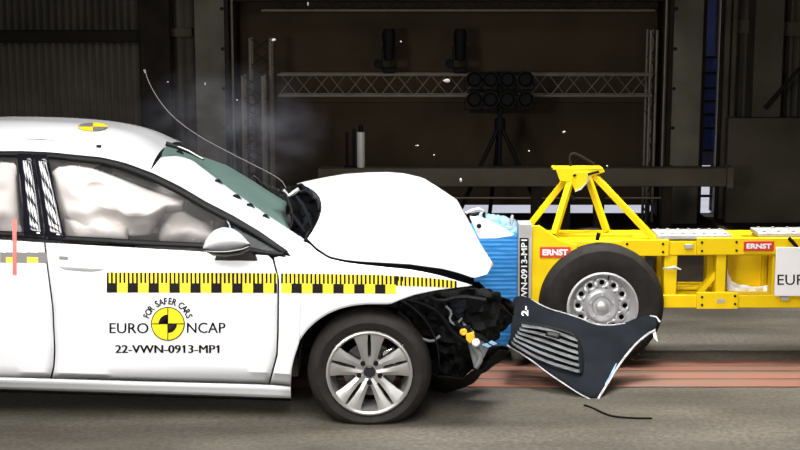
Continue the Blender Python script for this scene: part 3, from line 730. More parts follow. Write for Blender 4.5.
# ---- decals pressed on the side
def DS(px, py): return S(px, py, ys, -.0098)
def tape(par, x0, x1, yt_, ym, yb2, first=0):
    q = MB(); per = 10.45; k = 0; x = x0
    while x < x1 - 1:
        xe = min(x1, x + per)
        q.add([DS(x, ym(x)), DS(xe, ym(xe)), DS(xe, yb2(xe)), DS(x, yb2(x))], [(0, 1, 2, 3)], 1 if (k + first) % 2 == 0 else 0)
        x = xe; k += 1
    x = x0; k = 0; tw = 10.45 / 5
    while x < x1 - .5:
        xe = min(x1, x + tw)
        q.add([DS(x, yt_(x)), DS(xe, yt_(xe)), DS(xe, ym(xe)), DS(x, ym(x))], [(0, 1, 2, 3)], 1 if k % 2 == 0 else 0)
        x = xe; k += 1
    return q.build('measuring_tape', ['yellowprint', 'blackprint'], par)
lin = lambda tab: (lambda x: interp(tab, x))
T_ = lin([(106, 272), (300, 273.5), (380, 275), (430, 278), (456, 281)]); Mm = lin([(106, 283), (300, 283.5), (390, 284.5), (430, 285.5), (456, 287)]); B_ = lin([(106, 292.5), (300, 293), (456, 294)])
tape(fd, 106.7, 277, T_, Mm, B_)
ff = [o for o in car.children if o.name.startswith('front_fender')][0]
tape(ff, 281, 396, T_, Mm, B_, 1)
q = MB(); x = 396; k = 0
while x < 455.5:
    q.add([DS(x, T_(x)), DS(x + 2.09, T_(x + 2.09)), DS(x + 2.09, Mm(x) + 1), DS(x, Mm(x) + 1)], [(0, 1, 2, 3)], 1 if k % 2 == 0 else 0); x += 2.09; k += 1
q.build('measuring_tape', ['yellowprint', 'blackprint'], ff)
q = MB()
for k, (x0, x1) in enumerate(((0, 6), (6, 16), (16, 27), (27, 38), (38, 47))):
    q.add([DS(x0, 252), DS(x1, 252.6), DS(x1, 257.5), DS(x0, 257)], [(0, 1, 2, 3)], 1)
    q.add([DS(x0, 257), DS(x1, 257.5), DS(x1, 263), DS(x0, 262.5)], [(0, 1, 2, 3)], 0 if k % 2 == 1 else 1)
for k in range(9):
    x0 = -8 - k * 10.4; q.add([DS(x0 - 2.4, 252), DS(x0 + 8, 252), DS(x0 + 8, 262.3), DS(x0 - 2.4, 262.3)], [(0, 1, 2, 3)], k % 2)
q.build('measuring_tape', ['yellowprint', 'greyprint'], rd)
q = MB(); q.add([DS(59, 256), DS(68, 256.5), DS(68, 260), (DS(59, 259.5))], [(0, 1, 2, 3)]); q.build('tape_scrap', 'greyprint', fd)
q = MB(); DS2 = lambda a, b: S(a, b, ys, -.014)
q.grid([[DS2(12.5, r), DS2(16.5, r)] for r in (219, 230, 238, 246, 256, 266, 275)]); q.build('red_tape', 'redtape', rd)
# emblem and lettering on the front door
LX, LY, LR = 167.8, 323.8, 16.9
q = MB(); n = 48
def circ(r, a0, a1, n, cx=LX, cy=LY): return [(cx + r * math.cos(a0 + (a1 - a0) * k / n), cy - r * math.sin(a0 + (a1 - a0) * k / n)) for k in range(n + 1)]
DQ = lambda a, b: S(a, b, ys, -.0106)
DQ2 = lambda a, b: S(a, b, ys, -.0112)
q.add([DS(LX, LY)] + [DS(a, b) for a, b in circ(LR, 0, 2 * math.pi, n)], [(0, k + 1, k + 2) for k in range(n)], 0)
q.grid([[DQ(a, b) for a, b in circ(LR, 0, 2 * math.pi, n)], [DQ(a, b) for a, b in circ(LR - .9, 0, 2 * math.pi, n)]], 1)
for a0 in (math.pi / 2, -math.pi / 2):
    q.add([DQ(LX, LY)] + [DQ(a, b) for a, b in circ(9.2, a0, a0 + math.pi / 2, 12)], [tuple(range(14))], 1)
q.add([DQ2(LX - LR, LY - .45), DQ2(LX + LR, LY - .45), DQ2(LX + LR, LY + .45), DQ2(LX - LR, LY + .45)], [(0, 1, 2, 3)], 1)
q.add([DQ2(LX - .45, LY - LR), DQ2(LX + .45, LY - LR), DQ2(LX + .45, LY + LR), DQ2(LX - .45, LY + LR)], [(0, 1, 2, 3)], 1)
q.build('crash_target_emblem', ['yellowprint', 'blackprint'], fd)
q = MB()
text_px(q, 'EURO', 109.6, 148.4, 323, 333.3, DS, .0, heavy=.16); q.build('lettering', 'blackprint', fd)
q = MB(); text_px(q, 'NCAP', 187, 225.3, 322.6, 333, DS, .0, heavy=.16); q.build('lettering', 'blackprint', fd)
q = MB(); text_px(q, '22-VWN-0913-MP1', 115.5, 219, 345, 353, DS, .0, heavy=.42); flag_ones(q, '22-VWN-0913-MP1', 115.5, 219, 345, 353, DS); q.build('lettering', 'blackprint', fd)
q = MB(); s_ = 'FOR SAFER CARS'; adv = [0.62 if ch == ' ' else 1.0 for ch in s_]; tot = sum(adv); acc = 0
for ch, ad in zip(s_, adv):
    ang = math.radians(166 - (acc + ad / 2) / tot * 152); acc += ad
    if ch == ' ': continue
    vs_, fs = text_mesh(ch, .025); ax = min(v[0] for v in vs_); bx = max(v[0] for v in vs_)
    hsz = 6.3 / .69; wsz = hsz * .82
    pts = []
    for x_, y_ in vs_:
        r_ = 19.6 + y_ * hsz; tx = (x_ - (ax + bx) / 2) * wsz
        pts.append(DS(LX + r_ * math.cos(ang) + tx * math.sin(ang), LY - r_ * math.sin(ang) + tx * math.cos(ang)))
    q.add(pts, fs)
q.build('arched_lettering', 'blackprint', fd)

# ---- wheels
def tyre_prof(R, r, w0): return [(r, w0 * .06), (r + .02, 0.0), (r + (R - r) * .45, -.008), (R - .035, .0), (R - .012, .022), (R, .05), (R + .001, w0 / 2), (R, w0 - .05), (R - .012, w0 - .022), (R - .035, w0), (r + (R - r) * .45, w0 + .008), (r + .02, w0), (r, w0 * .94)]
def alloy_wheel(c, par, flip=False, flat=None, R=.318):
    s = -1 if flip else 1
    def ly(prof): return [(a, b * s) for a, b in prof]
    wt = bpy.data.objects.new('wheel', None); col.objects.link(wt); wt.parent = par; wt.location = Vector(c) - root_loc(par)
    c = Vector(c)
    q = MB(); q.lathe(c, ly(tyre_prof(R, .222, .205)), 'y', 64, closed=True)
    for v in q.v:
        d0 = v.z - .003
        if d0 < .08:
            nz2 = .016 * math.log(1 + math.exp(max(-20, d0 / .016))); dz = nz2 - d0
            v.z = .003 + nz2; v.y += (-.30 if (v.y - c.y) * s < .1 else .30) * dz * s; v.x += (v.x - c.x) * dz * 1.2
    q.build('tyre', 'rubber', wt)
    q = MB(); q.lathe(c, ly([(.222, .004), (.220, -.006), (.212, -.008), (.203, -.002), (.198, .02), (.192, .09), (.192, .19), (.222, .195)]), 'y', 56); q.build('rim', 'alloy', wt)
    for k in range(5):
        a = math.radians(90 + 72 * k); ex = Vector((math.cos(a), 0, math.sin(a))); et = Vector((-math.sin(a), 0, math.cos(a))); ey = Vector((0, s, 0))
        q = MB()
        for sd in (-1, 1):
            pr = []
            for r_, i0, i1, yv in ((.035, .003, .032, .030), (.09, .008, .046, .022), (.15, .0095, .064, .010), (.207, .006, .088, .002)):
                pr.append([c + ex * r_ + et * sd * i0 + ey * yv, c + ex * r_ + et * sd * (i0 + i1) / 2 + ey * (yv - .004), c + ex * r_ + et * sd * i1 + ey * (yv + .006), c + ex * r_ + et * sd * i1 * .95 + ey * (yv + .035), c + ex * r_ + et * sd * i0 + ey * (yv + .03), c + ex * r_ + et * sd * i0 + ey * yv])
            q.grid(pr)
        q.build('spoke', 'alloy', wt, ang=25)
        b_ = a + math.radians(36); p = c + Vector((math.cos(b_) * .056, .020 * s, math.sin(b_) * .056))
        q = MB(); q.lathe(p, ly([(0, -.006), (.010, -.006), (.013, .0), (.013, .02)]), 'y', 8); q.build('wheel_bolt', 'charcoal', wt)
    q = MB(); q.lathe(c, ly([(0, .034), (.075, .034), (.080, .05), (.07, .07)]), 'y', 24); q.build('hub', 'alloy', wt)
    q = MB(); q.lathe(c, ly([(0, .016), (.026, .017), (.030, .022), (.031, .036)]), 'y', 20); q.build('centre_cap', 'blackgloss', wt)
    q = MB(); q.lathe(c, ly([(.05, .09), (.14, .09), (.14, .115), (.05, .115)]), 'y', 32, closed=True); q.build('brake_disc', 'disc', wt)
    q = MB(); q.prism([c + Vector((.06, .075 * s, .03)), c + Vector((.145, .075 * s, .02)), c + Vector((.13, .075 * s, .12)), c + Vector((.06, .075 * s, .10))], (0, .06 * s, 0)); q.build('brake_caliper', 'chrome', wt, bevel=.01)
    return wt
hc = P(369.3, 373.3, .03)
alloy_wheel((hc.x, .03, hc.z), car)
alloy_wheel((hc.x, 2 * YC - .03, .316), car, True)
alloy_wheel((hc.x - 2.63, .03, .319), car)
alloy_wheel((hc.x - 2.63, 2 * YC - .03, .319), car, True)
for x in (hc.x, hc.x - 2.63):
    q = MB(); q.tube([(x, .2, .30), (x, 1.58, .30)], .03, 8); q.build('axle', 'black', car)

# ---- crushed front end
random.seed(21)
fe = bpy.data.objects.new('crushed_front_end', None); col.objects.link(fe); fe.parent = car
def crumple(A, B, y0, y1, seed, m, par=fe, n=18, mm=12, amp=.05, name='crumpled_sheet'):
    def f(px, py, u, v):
        nn = noise.noise(Vector((px * .09, py * .09, seed))); n2 = noise.noise(Vector((px * .22, py * .22, seed + 5)))
        p = P(px, py, y0 + (y1 - y0) * v); return p + Vector((.02 * n2, amp * nn + amp * .6 * n2, .015 * nn))
    q = MB(); q.grid(loft_px(A, B, n, mm, f)); return q.build(name, m, par, solid=.006, ang=22)
crumple([(396, 302), (412, 297), (436, 291), (468, 288), (500, 292)], [(404, 330), (424, 338), (450, 345), (475, 352), (500, 340)], .14, .22, 1, 'lampblack', n=26)
crumple([(404, 326), (430, 330), (460, 340), (492, 345)], [(418, 366), (436, 378), (462, 380), (488, 362)], .20, .34, 2, 'lampblack', n=24)
crumple([(462, 284), (480, 284), (500, 296), (514, 304)], [(470, 330), (488, 336), (500, 332), (512, 324)], .38, .48, 3, 'lampblack')
crumple([(420, 366), (440, 376), (462, 378), (500, 350)], [(424, 382), (446, 392), (470, 384), (508, 352)], .26, .50, 4, 'lampblack', amp=.03, name='undertray')
crumple([(446, 298), (458, 301), (466, 306)], [(452, 316), (460, 318), (463, 316)], .14, .16, 6, 'charcoal', amp=.02, name='torn_bracket')
crumple([(470, 306), (482, 300), (500, 298)], [(470, 330), (486, 328), (503, 322)], .30, .36, 9, 'charcoal', amp=.03, name='torn_bracket')
# engine block mass behind the sheets
q = MB()
q.box((-.10, .35, .30), (.30, 1.12, .70)); q.build('engine_block', 'lampblack', fe, bevel=.04)
q = MB(); q.box((.30, .45, .22), (.40, 1.12, .60)); q.build('radiator', 'lampblack', fe, bevel=.02)
q = MB(); q.tube([P(440, 370, .5), P(470, 360, .55), P(490, 345, .7)], .05, 8); q.build('bumper_beam', 'black', fe)
for pts, r, m in (([(408, 300), (430, 306), (444, 318), (452, 332), (466, 342)], .010, 'black'), ([(446, 306), (452, 312), (449, 320), (456, 326), (462, 318)], .006, 'fin'), ([(420, 338), (432, 342), (440, 336)], .008, 'fin'),
                  ([(455, 322), (468, 332), (480, 336), (492, 346), (500, 345)], .012, 'black'), ([(428, 296), (440, 302), (460, 296), (486, 300)], .012, 'black'), ([(474, 346), (482, 358), (476, 368)], .013, 'fin'), ([(500, 304), (508, 312), (513, 316)], .004, 'black'), ([(398, 312), (410, 322), (416, 336), (422, 352)], .012, 'black')):
    q = MB(); q.tube([P(a, b, .11) for a, b in smooth_poly(pts, 1)], r, 6); q.build('hose', m, fe)
for k in range(16):
    px = random.uniform(408, 500); py = random.uniform(300, 360); s = random.uniform(.015, .04); c = P(px, py, random.uniform(.12, .22))
    bm = bmesh.new()
    for _ in range(9): bm.verts.new(c + Vector((random.uniform(-s, s) * 1.4, random.uniform(-s, s), random.uniform(-s, s))))
    bmesh.ops.convex_hull(bm, input=bm.verts); bm.verts.index_update()
    q = MB(); vl = [v.co.copy() for v in bm.verts]; ix = {v: i for i, v in enumerate(bm.verts)}
    q.add(vl, [tuple(ix[v] for v in f.verts) for f in bm.faces]); bm.free(); q.build('broken_fragment', random.choice(['black', 'lampblack', 'lampblack', 'black']), fe, ang=10)
# headlamp remains: amber reflectors, bulb, lens
hl = MB(); hl.prism([P(462, 322, .13), P(476, 334, .12), P(490, 346, .12), P(484, 358, .12), P(474, 368, .13), P(470, 352, .13)], (.0, .05, 0)); hlo = hl.build('headlamp', 'fin', fe, bevel=.006)
q = MB(); q.lathe(P(463.5, 332, .10), [(0, .0), (.012, -.008), (.020, 0), (.016, .02)], 'y', 10); q.build('amber_reflector', 'orange', hlo)
q = MB(); q.prism([P(466, 334, .09), P(474, 332, .09), P(475, 338, .09), P(470, 344, .09), P(466, 340, .09)], (0, .03, 0)); q.build('amber_reflector', 'orange', hlo, bevel=.004)
q = MB(); q.lathe(P(476, 343, .085), [(0, -.012), (.013, -.008), (.022, .004), (.018, .03)], 'y', 12); q.build('bulb', 'white', hlo)
q = MB(); q.prism([P(482, 345, .10), P(492, 341, .10), P(497, 344, .10), P(488, 347.5, .10)], (0, .012, 0)); q.build('lens_piece', 'bluepale', hlo)

# ================================================================== TROLLEY
YN = 1.20     # plane of the near beams
hub = P(602, 306.5, 1.15); RW = hub.z - .001
tr = thing('crash_barrier_trolley', 'yellow wheeled crash trolley carrying a blue crumple barrier block', 'trolley', (hub.x + 1.5, 1.85, 0))
def ypx(x0, y0, x1, y1, ya, yb, name, m='yellow', bevel=.006, par=tr):
    q = MB(); r = boxpx(q, x0, y0, x1, y1, ya, yb); return q.build(name, m, par, bevel=bevel), r
YF = 1.47; YG = 1.72
_, (bx0, bx1, bz0, bz1) = ypx(556, 241, 1130, 255.5, YN + .02, YN + .16, 'upper_beam')
_, (lx0, lx1, lz0, lz1) = ypx(640, 295, 1130, 308, YN + .02, YN + .14, 'lower_beam')
q = MB(); q.box((bx0 - .1, YF, bz0), (bx1, YF + .14, bz1)); q.build('upper_beam', 'yellow', tr, bevel=.006)
q = MB(); q.box((lx0 - .3, YF, lz0), (lx1, YF + .14, lz1)); q.build('lower_beam', 'yellow', tr, bevel=.006)
ypx(697, 238, 745, 254.8, YN, YN + .03, 'splice_plate', bevel=.003)
ypx(622, 240, 669, 256, YN, YN + .03, 'splice_plate', bevel=.003)
ypx(697, 292.5, 738, 309, YN, YN + .03, 'splice_plate', bevel=.003)
ypx(742, 238, 1130, 254, YN + .005, YN + .03, 'beam_face', bevel=.003)
# bolts
for px, py in ((702, 242.5), (702, 251), (736.5, 242), (736.5, 250.5), (627, 244), (627, 252), (663, 244), (663, 252), (702, 297), (702, 305), (735, 296), (735, 304)):
    q = MB(); q.lathe(P(px, py, YN), [(0, -.006), (.007, -.006), (.008, .002)], 'y', 8); q.build('bolt', 'lampblack', tr)
for px, py in ((689, 246.5), (721, 301), (785, 298.5)):
    q = MB(); boxpx(q, px - 4, py - 1.8, px + 4, py + 1.8, YN - .003, YN + .02); q.build('plate_label', 'grey', tr)
# posts, cross members, deck
for x0, x1 in ((664, 677), (716, 726), (772, 779), (900, 912), (1040, 1052)):
    _, r = ypx(x0, 253, x1, 297, YN + .03, YN + .13, 'post')
    q = MB(); q.box((r[0], YF + .01, r[2]), (r[1], YF + .11, r[3])); q.build('post', 'yellow', tr, bevel=.006)
for px in (560, 648, 742, 880, 1040):
    x = P(px, 248, YN).x; q = MB(); q.box((x - .05, YN + .15, bz0 + .01), (x + .05, YF, bz1 - .01)); q.build('cross_member', 'yellow', tr, bevel=.005)
for px in (700, 880, 1040):
    x = P(px, 300, YN).x; q = MB(); q.box((x - .05, YN + .14, lz0 + .01), (x + .05, YF, lz1 - .01)); q.build('cross_member', 'yellow', tr, bevel=.005)
q = MB(); q.bar(P(699, 292, YN + .09), P(716, 272, YN + .09), .05, .03); q.build('gusset_strut', 'yellow', tr)
q = MB(); q.box((P(675, 290, 1.36).x, 1.36, lz1), (P(716, 290, 1.36).x, 1.46, lz1 + .02)); q.build('shelf_plate', 'yellow', tr, bevel=.004)
q = MB(); boxpx(q, 727, 252, 800, 294, 1.44, 1.46); q.build('back_panel', 'yellow', tr, bevel=.002)
q = MB(); boxpx(q, 762, 252, 767, 294, 1.41, 1.44); q.build('panel_rib', 'yellow', tr, bevel=.002)
q = MB(); boxpx(q, 726, 289.5, 772, 292.5, 1.35, 1.44); q.build('bay_floor', 'yellow', tr, bevel=.002)
# crumpled white sheet in the bay
q = MB(); q.grid(loft_px([(727, 268), (730, 280), (738, 284.5), (755, 287), (771, 284.5)], [(727, 293.5), (732, 293.5), (742, 293.5), (756, 293.5), (771, 293)], 20, 6, lambda px, py, u, v: P(px, py, YN + .14 + .03 * noise.noise(Vector((px * .2, py * .2, 3)))))); q.build('white_foil', 'white', tr, solid=.006)
q = MB(); q.tube([P(663, 268.5, YN - .0), P(674, 267.5, YN - .02), P(681, 269.5, YN - .02)], [.005, .012, .004], 6); q.build('cable_end', 'torn', tr)
# cover plates on top
def plate(pts, yz, name):
    q = MB(); q.prism([P(a, b, y) for a, b, y in pts], (0, 0, -.025)); o = q.build(name, 'silver', tr, bevel=.003); return o
zpl = bz1 + .035
def pl2(x0, x1, y0, y1):
    q = MB(); q.box((x0, y0, zpl - .025), (x1, y1, zpl)); o = q.build('cover_plate', 'silver', tr, bevel=.003)
    for k in range(7):
        for s in (y0 + .03, y1 - .03):
            c = Vector((x0 + (x1 - x0) * (k + .5) / 7, s, zpl)); r = MB(); r.lathe(c, [(.009, 0), (.009, .008), (0, .01)], 'z', 6); r.build('cover_bolt', 'silver', o)
pA = P(660, 239, YN + .05); pB = P(734, 239, YN + .05)
pl2(pA.x - .02, pB.x - .02, YN + .02, YN + .24); 
pC = P(757, 237, YN + .05); pl2(pC.x + .02, pC.x + .62, YN + .10, YN + .30)
# wedge head plate and barrier backing
q = MB(); q.prism([P(531, 226, YN), P(540, 226, YN), P(561, 241, YN), P(577, 245, YN), P(577, 258, YN), P(560, 290, YN), P(545, 330, YN), P(531, 330, YN)], (0, .03, 0)); q.build('head_gusset', 'yellow', tr, bevel=.004)
q = MB(); q.prism([P(531, 236, YG - .08), P(540, 236, YG - .08), P(561, 245, YG - .08), P(577, 258, YG - .08), P(545, 330, YG - .08), P(531, 330, YG - .08)], (0, .03, 0)); q.build('head_gusset', 'yellow', tr, bevel=.004)
zh0 = P(530, 352, YN).z; zh1 = P(530, 226, YN).z
xh = P(531, 280, YN).x
q = MB(); q.box((xh, YN + .02, zh0 + .1), (xh + .06, YG - .05, zh1 - .12)); q.build('head_frame', 'yellow', tr, bevel=.005)
q = MB(); q.box((xh + .06, 1.38, bz0 - .10), (xh + .70, 1.46, bz1 - .06)); q.build('ballast_box', 'yellow', tr, bevel=.01)
xg = P(518, 280, YN - .02).x
q = MB(); q.box((xg, YN - .03, zh0), (xh - .001, YN + .10, P(524, 224, YN - .03).z)); bp_ = q.build('backing_plate', 'grey', tr, bevel=.004)
# vertical sticker with white number
YK = YN - .034
q = MB(); q.prism([P(519.6, 238, YK), P(528.6, 238, YK), P(528.6, 321, YK), P(519.6, 321, YK)], (0, .003, 0)); q.build('number_sticker', 'blackprint', bp_)
q = MB(); vs_, fs = text_mesh('22-VWN-0913-MP1', .02); ax = min(v[0] for v in vs_); bx = max(v[0] for v in vs_); ay = min(v[1] for v in vs_); by = max(v[1] for v in vs_)
q.add([P(521.1 + (1 - (v[1] - ay) / (by - ay)) * 6.0 if False else 527.3 - (v[1] - ay) / (by - ay) * 6.2 + 0, 319.5 - (v[0] - ax) / (bx - ax) * 80, YK - .002) for v in vs_], fs)
# letters read upwards: their tops point left
q.build('sticker_number', 'white', bp_)
# blue deformable barrier block, with horizontal creases
zb0, zb1 = P(500, 345, YN + .05).z, P(517, 234, YN + .05).z
xb0 = P(474, 280, YN + .05).x
q = MB(); ny, nz_ = 10, 52; rows_ = []
xr = xg - .001
for j in range(nz_ + 1):
    z = zb0 + (zb1 - zb0) * j / nz_
    rows_.append([Vector((xb0 + (xr - xb0) * k / 12, YN + .03 + (.003 if j % 2 == 0 else 0) + .004 * noise.noise(Vector((k * .5, j * .35, 2))), z + .002 * noise.noise(Vector((k * .8, j * .2, 9))))) for k in range(13)])
q.grid(rows_)
q.grid([[Vector((r[k].x, r[k].y, r[k].z)) for r in (rows_[-1],) for k in range(13)], [Vector((p.x, YG, p.z - .01)) for p in rows_[-1]]])
q.grid([[p for p in rows_[0]], [Vector((p.x, YG, p.z)) for p in rows_[0]]])
q.grid([[r[0] for r in rows_], [Vector((r[0].x, YG, r[0].z - .01 * i / nz_)) for i, r in enumerate(rows_)]])
blk = q.build('blue_barrier_block', 'blue', tr, ang=20)
q = MB(); q.grid(loft_px([(476, 216), (490, 214.5), (505, 217), (517, 222)], [(474, 240), (490, 238), (505, 237), (517, 236)], 18, 12, lambda px, py, u, v: P(px, py, YN + .50 - .46 * v) + Vector((0, 0, .02 * noise.noise(Vector((px * .2, py * .25, 7))))))); q.build('crushed_foil', 'bluepale', blk, solid=.006, ang=15)
q = MB(); q.tube([P(511, 226, YN + .2), P(511.5, 220, YN + .2), P(512.5, 215, YN + .2)], [.010, .014, .006], 6); q.build('bolt_stub', 'torn', blk)
# A-frame mast
apx = [P(566, 179, 1.55), P(571, 179, 1.45), P(588, 177, 1.60), P(594, 175, 1.45)]
feet = [P(529, 226, 1.56), P(554, 235, 1.28), P(607, 232, 1.52), P(656, 241, 1.28)]
for a, b in zip(apx, feet):
    q = MB(); q.bar(a, b, .036, .036); q.build('mast_leg', 'yellow', tr, bevel=.004)
q = MB(); q.prism([P(556, 169.5, 1.42), P(603, 168.5, 1.42), P(605, 172, 1.42), P(592, 176.5, 1.42), P(577, 177.5, 1.42), P(568, 182, 1.42), P(560, 181, 1.42)], (0, .03, 0)); q.build('mast_head', 'yellow', tr, bevel=.003)
q = MB(); X0, X1, Z0h, Z1h = boxpx(q, 553, 168, 603, 170, 1.42, 1.54); q.build('mast_plate', 'yellow', tr, bevel=.003)
q = MB(); q.prism([P(574, 172, 1.40), P(590, 172, 1.40), P(587, 182, 1.40), P(580, 189, 1.40), P(575, 191, 1.40), P(572, 184, 1.40)], (0, .02, 0)); q.build('mast_tongue', 'yellow', tr, bevel=.003)
q = MB(); q.tube([P(575, 191.5, 1.39), P(581, 189, 1.39), P(588, 181, 1.39), P(590, 174, 1.39)], .005, 6); q.build('tongue_edge', 'torn', tr)
q = MB(); q.tube([P(573, 176, 1.39), P(576, 175, 1.39)], .008, 6); q.build('mast_slot', 'lampblack', tr); q = MB(); q.tube([P(588, 174.5, 1.39), P(599, 171.5, 1.39)], .008, 6); q.build('mast_slot', 'lampblack', tr)
q = MB(); q.tube([P(a, b, 1.5) for a, b in smooth_poly([(571, 167), (569, 157), (572, 153), (578, 154.5), (586, 159), (595, 164.5)], 2)], .007, 6); q.build('mast_hook', 'steel_dark', tr)
# black tie straps and smears on the frame
for pts in ([(599, 233), (597, 240)], [(789, 238), (797, 247)], [(611, 245), (615, 247)], [(571, 196), (574, 200)]):
    q = MB(); q.tube([P(a, b, YN - .005) for a, b in pts], .012, 6); q.build('strap', 'lampblack', tr)
# red nameplates
def sign(x0, x1, y0, y1):
    q = MB(); boxpx(q, x0, y0, x1, y1, YN - .012, YN - .001); o = q.build('nameplate', 'red', tr, bevel=.002)
    q = MB(); text_px(q, 'ERNST', x0 + 2.5, x1 - 2.5, y0 + 2.2, y1 - 2.2, lambda a, b: P(a, b, YN - .0135), .045); q.build('nameplate_lettering', 'white', o)
sign(540, 570.5, 247, 257.6); sign(744, 774, 241.3, 251)
# signboard with emblem running out of the frame
q = MB(); boxpx(q, 775.5, 247.5, 960, 296, YN - .02, YN - .006); sb_ = q.build('sign_board', 'white', tr, bevel=.002)
surf = lambda a, b: P(a, b, YN - .0225)
q = MB(); text_px(q, 'EURO', 777.5, 818, 274.5, 285, surf, .004); q.build('lettering', 'blackprint', sb_)
q = MB(); text_px(q, 'NCAP', 858, 898, 274.5, 285, surf, .004); q.build('lettering', 'blackprint', sb_)
q = MB(); cx_, cy_, R_ = 838, 276, 17
q.add([surf(cx_, cy_)] + [surf(a, b) for a, b in circ(R_, 0, 2 * math.pi, 40, cx_, cy_)], [(0, k + 1, k + 2) for k in range(40)], 0)
sf2 = lambda a, b: P(a, b, YN - .0245)
for a0 in (math.pi / 2, -math.pi / 2): q.add([sf2(cx_, cy_)] + [sf2(a, b) for a, b in circ(9.2, a0, a0 + math.pi / 2, 12, cx_, cy_)], [tuple(range(14))], 1)
q.grid([[sf2(a, b) for a, b in circ(R_, 0, 2 * math.pi, 40, cx_, cy_)], [sf2(a, b) for a, b in circ(R_ - .9, 0, 2 * math.pi, 40, cx_, cy_)]], 1)
q.build('crash_target_emblem', ['yellowprint', 'blackprint'], sb_)
# wheels of the trolley
def steel_wheel(c, s):
    c = Vector(c); wt = bpy.data.objects.new('wheel', None); col.objects.link(wt); wt.parent = tr; wt.location = c - root_loc(tr)
    ly = lambda prof: [(a, b * s) for a, b in prof]
    q = MB(); q.lathe(c, ly(tyre_prof(RW, .205, .21)), 'y', 56, closed=True); q.build('tyre', 'rubber', wt)
    q = MB(); q.lathe(c, ly([(.208, .005), (.210, -.008), (.200, -.010), (.190, .0), (.184, .03), (.168, .055), (.16, .058)]), 'y', 48); q.build('rim', 'steelrim', wt)
    # disc with a ring of vent holes: built as ring sectors around each hole
    q = MB(); nH = 12
    r_in, r_out, rh = .105, .165, .0155; rm = .138
    for k in range(nH):
        a0 = 2 * math.pi * k / nH; da = math.pi / nH
        outer = []; inner = []
        for j in range(16):
            t = 2 * math.pi * j / 16
            hx, hz = rm + rh * math.cos(t), rh * math.sin(t)
            inner.append(c + Vector((hx * math.cos(a0) - hz * math.sin(a0), .050 * s, hx * math.sin(a0) + hz * math.cos(a0))))
            # outer sector boundary by ray casting to the cell
            cu, su = math.cos(t), math.sin(t); sc_ = min((r_out - rm) / cu if cu > 1e-6 else 9, (rm - r_in) / -cu if cu < -1e-6 else 9, (rm * math.tan(da)) / abs(su) if abs(su) > 1e-6 else 9)
            rr = rm + sc_ * cu; aa = a0 + min(da, max(-da, math.atan2(sc_ * su, rm)))
            outer.append(c + Vector((rr * math.cos(aa), (.056 if rr > rm else .040) * s, rr * math.sin(aa))))
        outer.append(outer[0]); inner.append(inner[0]); q.grid([inner, outer])
    q.build('rim_disc', 'steelrim', wt, solid=.004, ang=50)
    q = MB(); q.lathe(c, ly([(.107, .040), (.095, .024), (.085, .018), (.060, .020), (.050, .030), (.034, .030), (.033, .004), (.024, -.002), (0, -.002)]), 'y', 36); q.build('hub', 'steelrim', wt)
    for k in range(5):
        a = math.radians(90 + 72 * k); p = c + Vector((.070 * math.cos(a), .016 * s, .070 * math.sin(a)))
        q = MB(); q.lathe(p, ly([(0, -.008), (.009, -.008), (.012, 0), (.012, .01)]), 'y', 6); q.build('wheel_nut', 'grey', wt)
    q = MB(); q.lathe(c, ly([(0, .09), (.18, .09), (.18, .10), (0, .10)]), 'y', 24); q.build('brake_drum', 'lampblack', wt)
    q = MB(); q.tube([c + Vector((.02, .02 * s, .20)), c + Vector((.035, .0, .185)), c + Vector((.03, .01 * s, .165))], .004, 6); q.build('valve', 'lampblack', wt)
hub.y = 1.15
for x in (hub.x, hub.x + 3.0):
    steel_wheel((x, 1.13, hub.z), 1); steel_wheel((x, 1.80, hub.z), -1)
    q = MB(); q.tube([(x, 1.3, hub.z), (x, 1.7, hub.z)], .04, 10); q.build('axle', 'steel_dark', tr)

# ================================================================== BUMPER FRAGMENT
bz = PZ(594, 400.5)
yb0 = bz.y + .004
def yfrag(px, py):
    t = (400 - py) / 100.0
    return min(yb0 + .58 * t + .03 * math.sin((px - 508) / 150 * math.pi), 1.10)
OUT = [(514, 297), (522, 296), (531, 299), (541, 305), (552, 309.5), (565, 313), (580, 318), (590, 322.5), (600, 325), (612, 325), (625, 323), (637, 318), (648, 315.5), (655, 316.5), (660, 322.5), (652, 325.5), (655, 329), (648, 333), (638, 341), (628, 352), (617, 367), (607, 384), (598, 399), (591, 400), (580, 394), (566, 385), (548, 373), (530, 359), (517, 351), (507, 345), (511, 337), (519, 329), (521, 323), (514, 317), (511, 307)]
fr = thing('bumper_fragment', 'torn dark grey bumper piece with ribbed grille propped against the trolley wheel', 'bumper', (bz.x, yb0, 0))
topc = [p for p in OUT[:15]]; botc = [OUT[29]] + OUT[28:14:-1]
TOPC = [(507, 345), (511, 337), (519, 329), (521, 323), (514, 317), (511, 307), (514, 297), (522, 296)] + OUT[2:15]
BOTC = [(507, 345)] + OUT[28:14:-1] + [(660, 322.5)]
def fs_(px, py, u, v): return P(px, py, yfrag(px, py) + .006 * noise.noise(Vector((px * .1, py * .1, 4))))
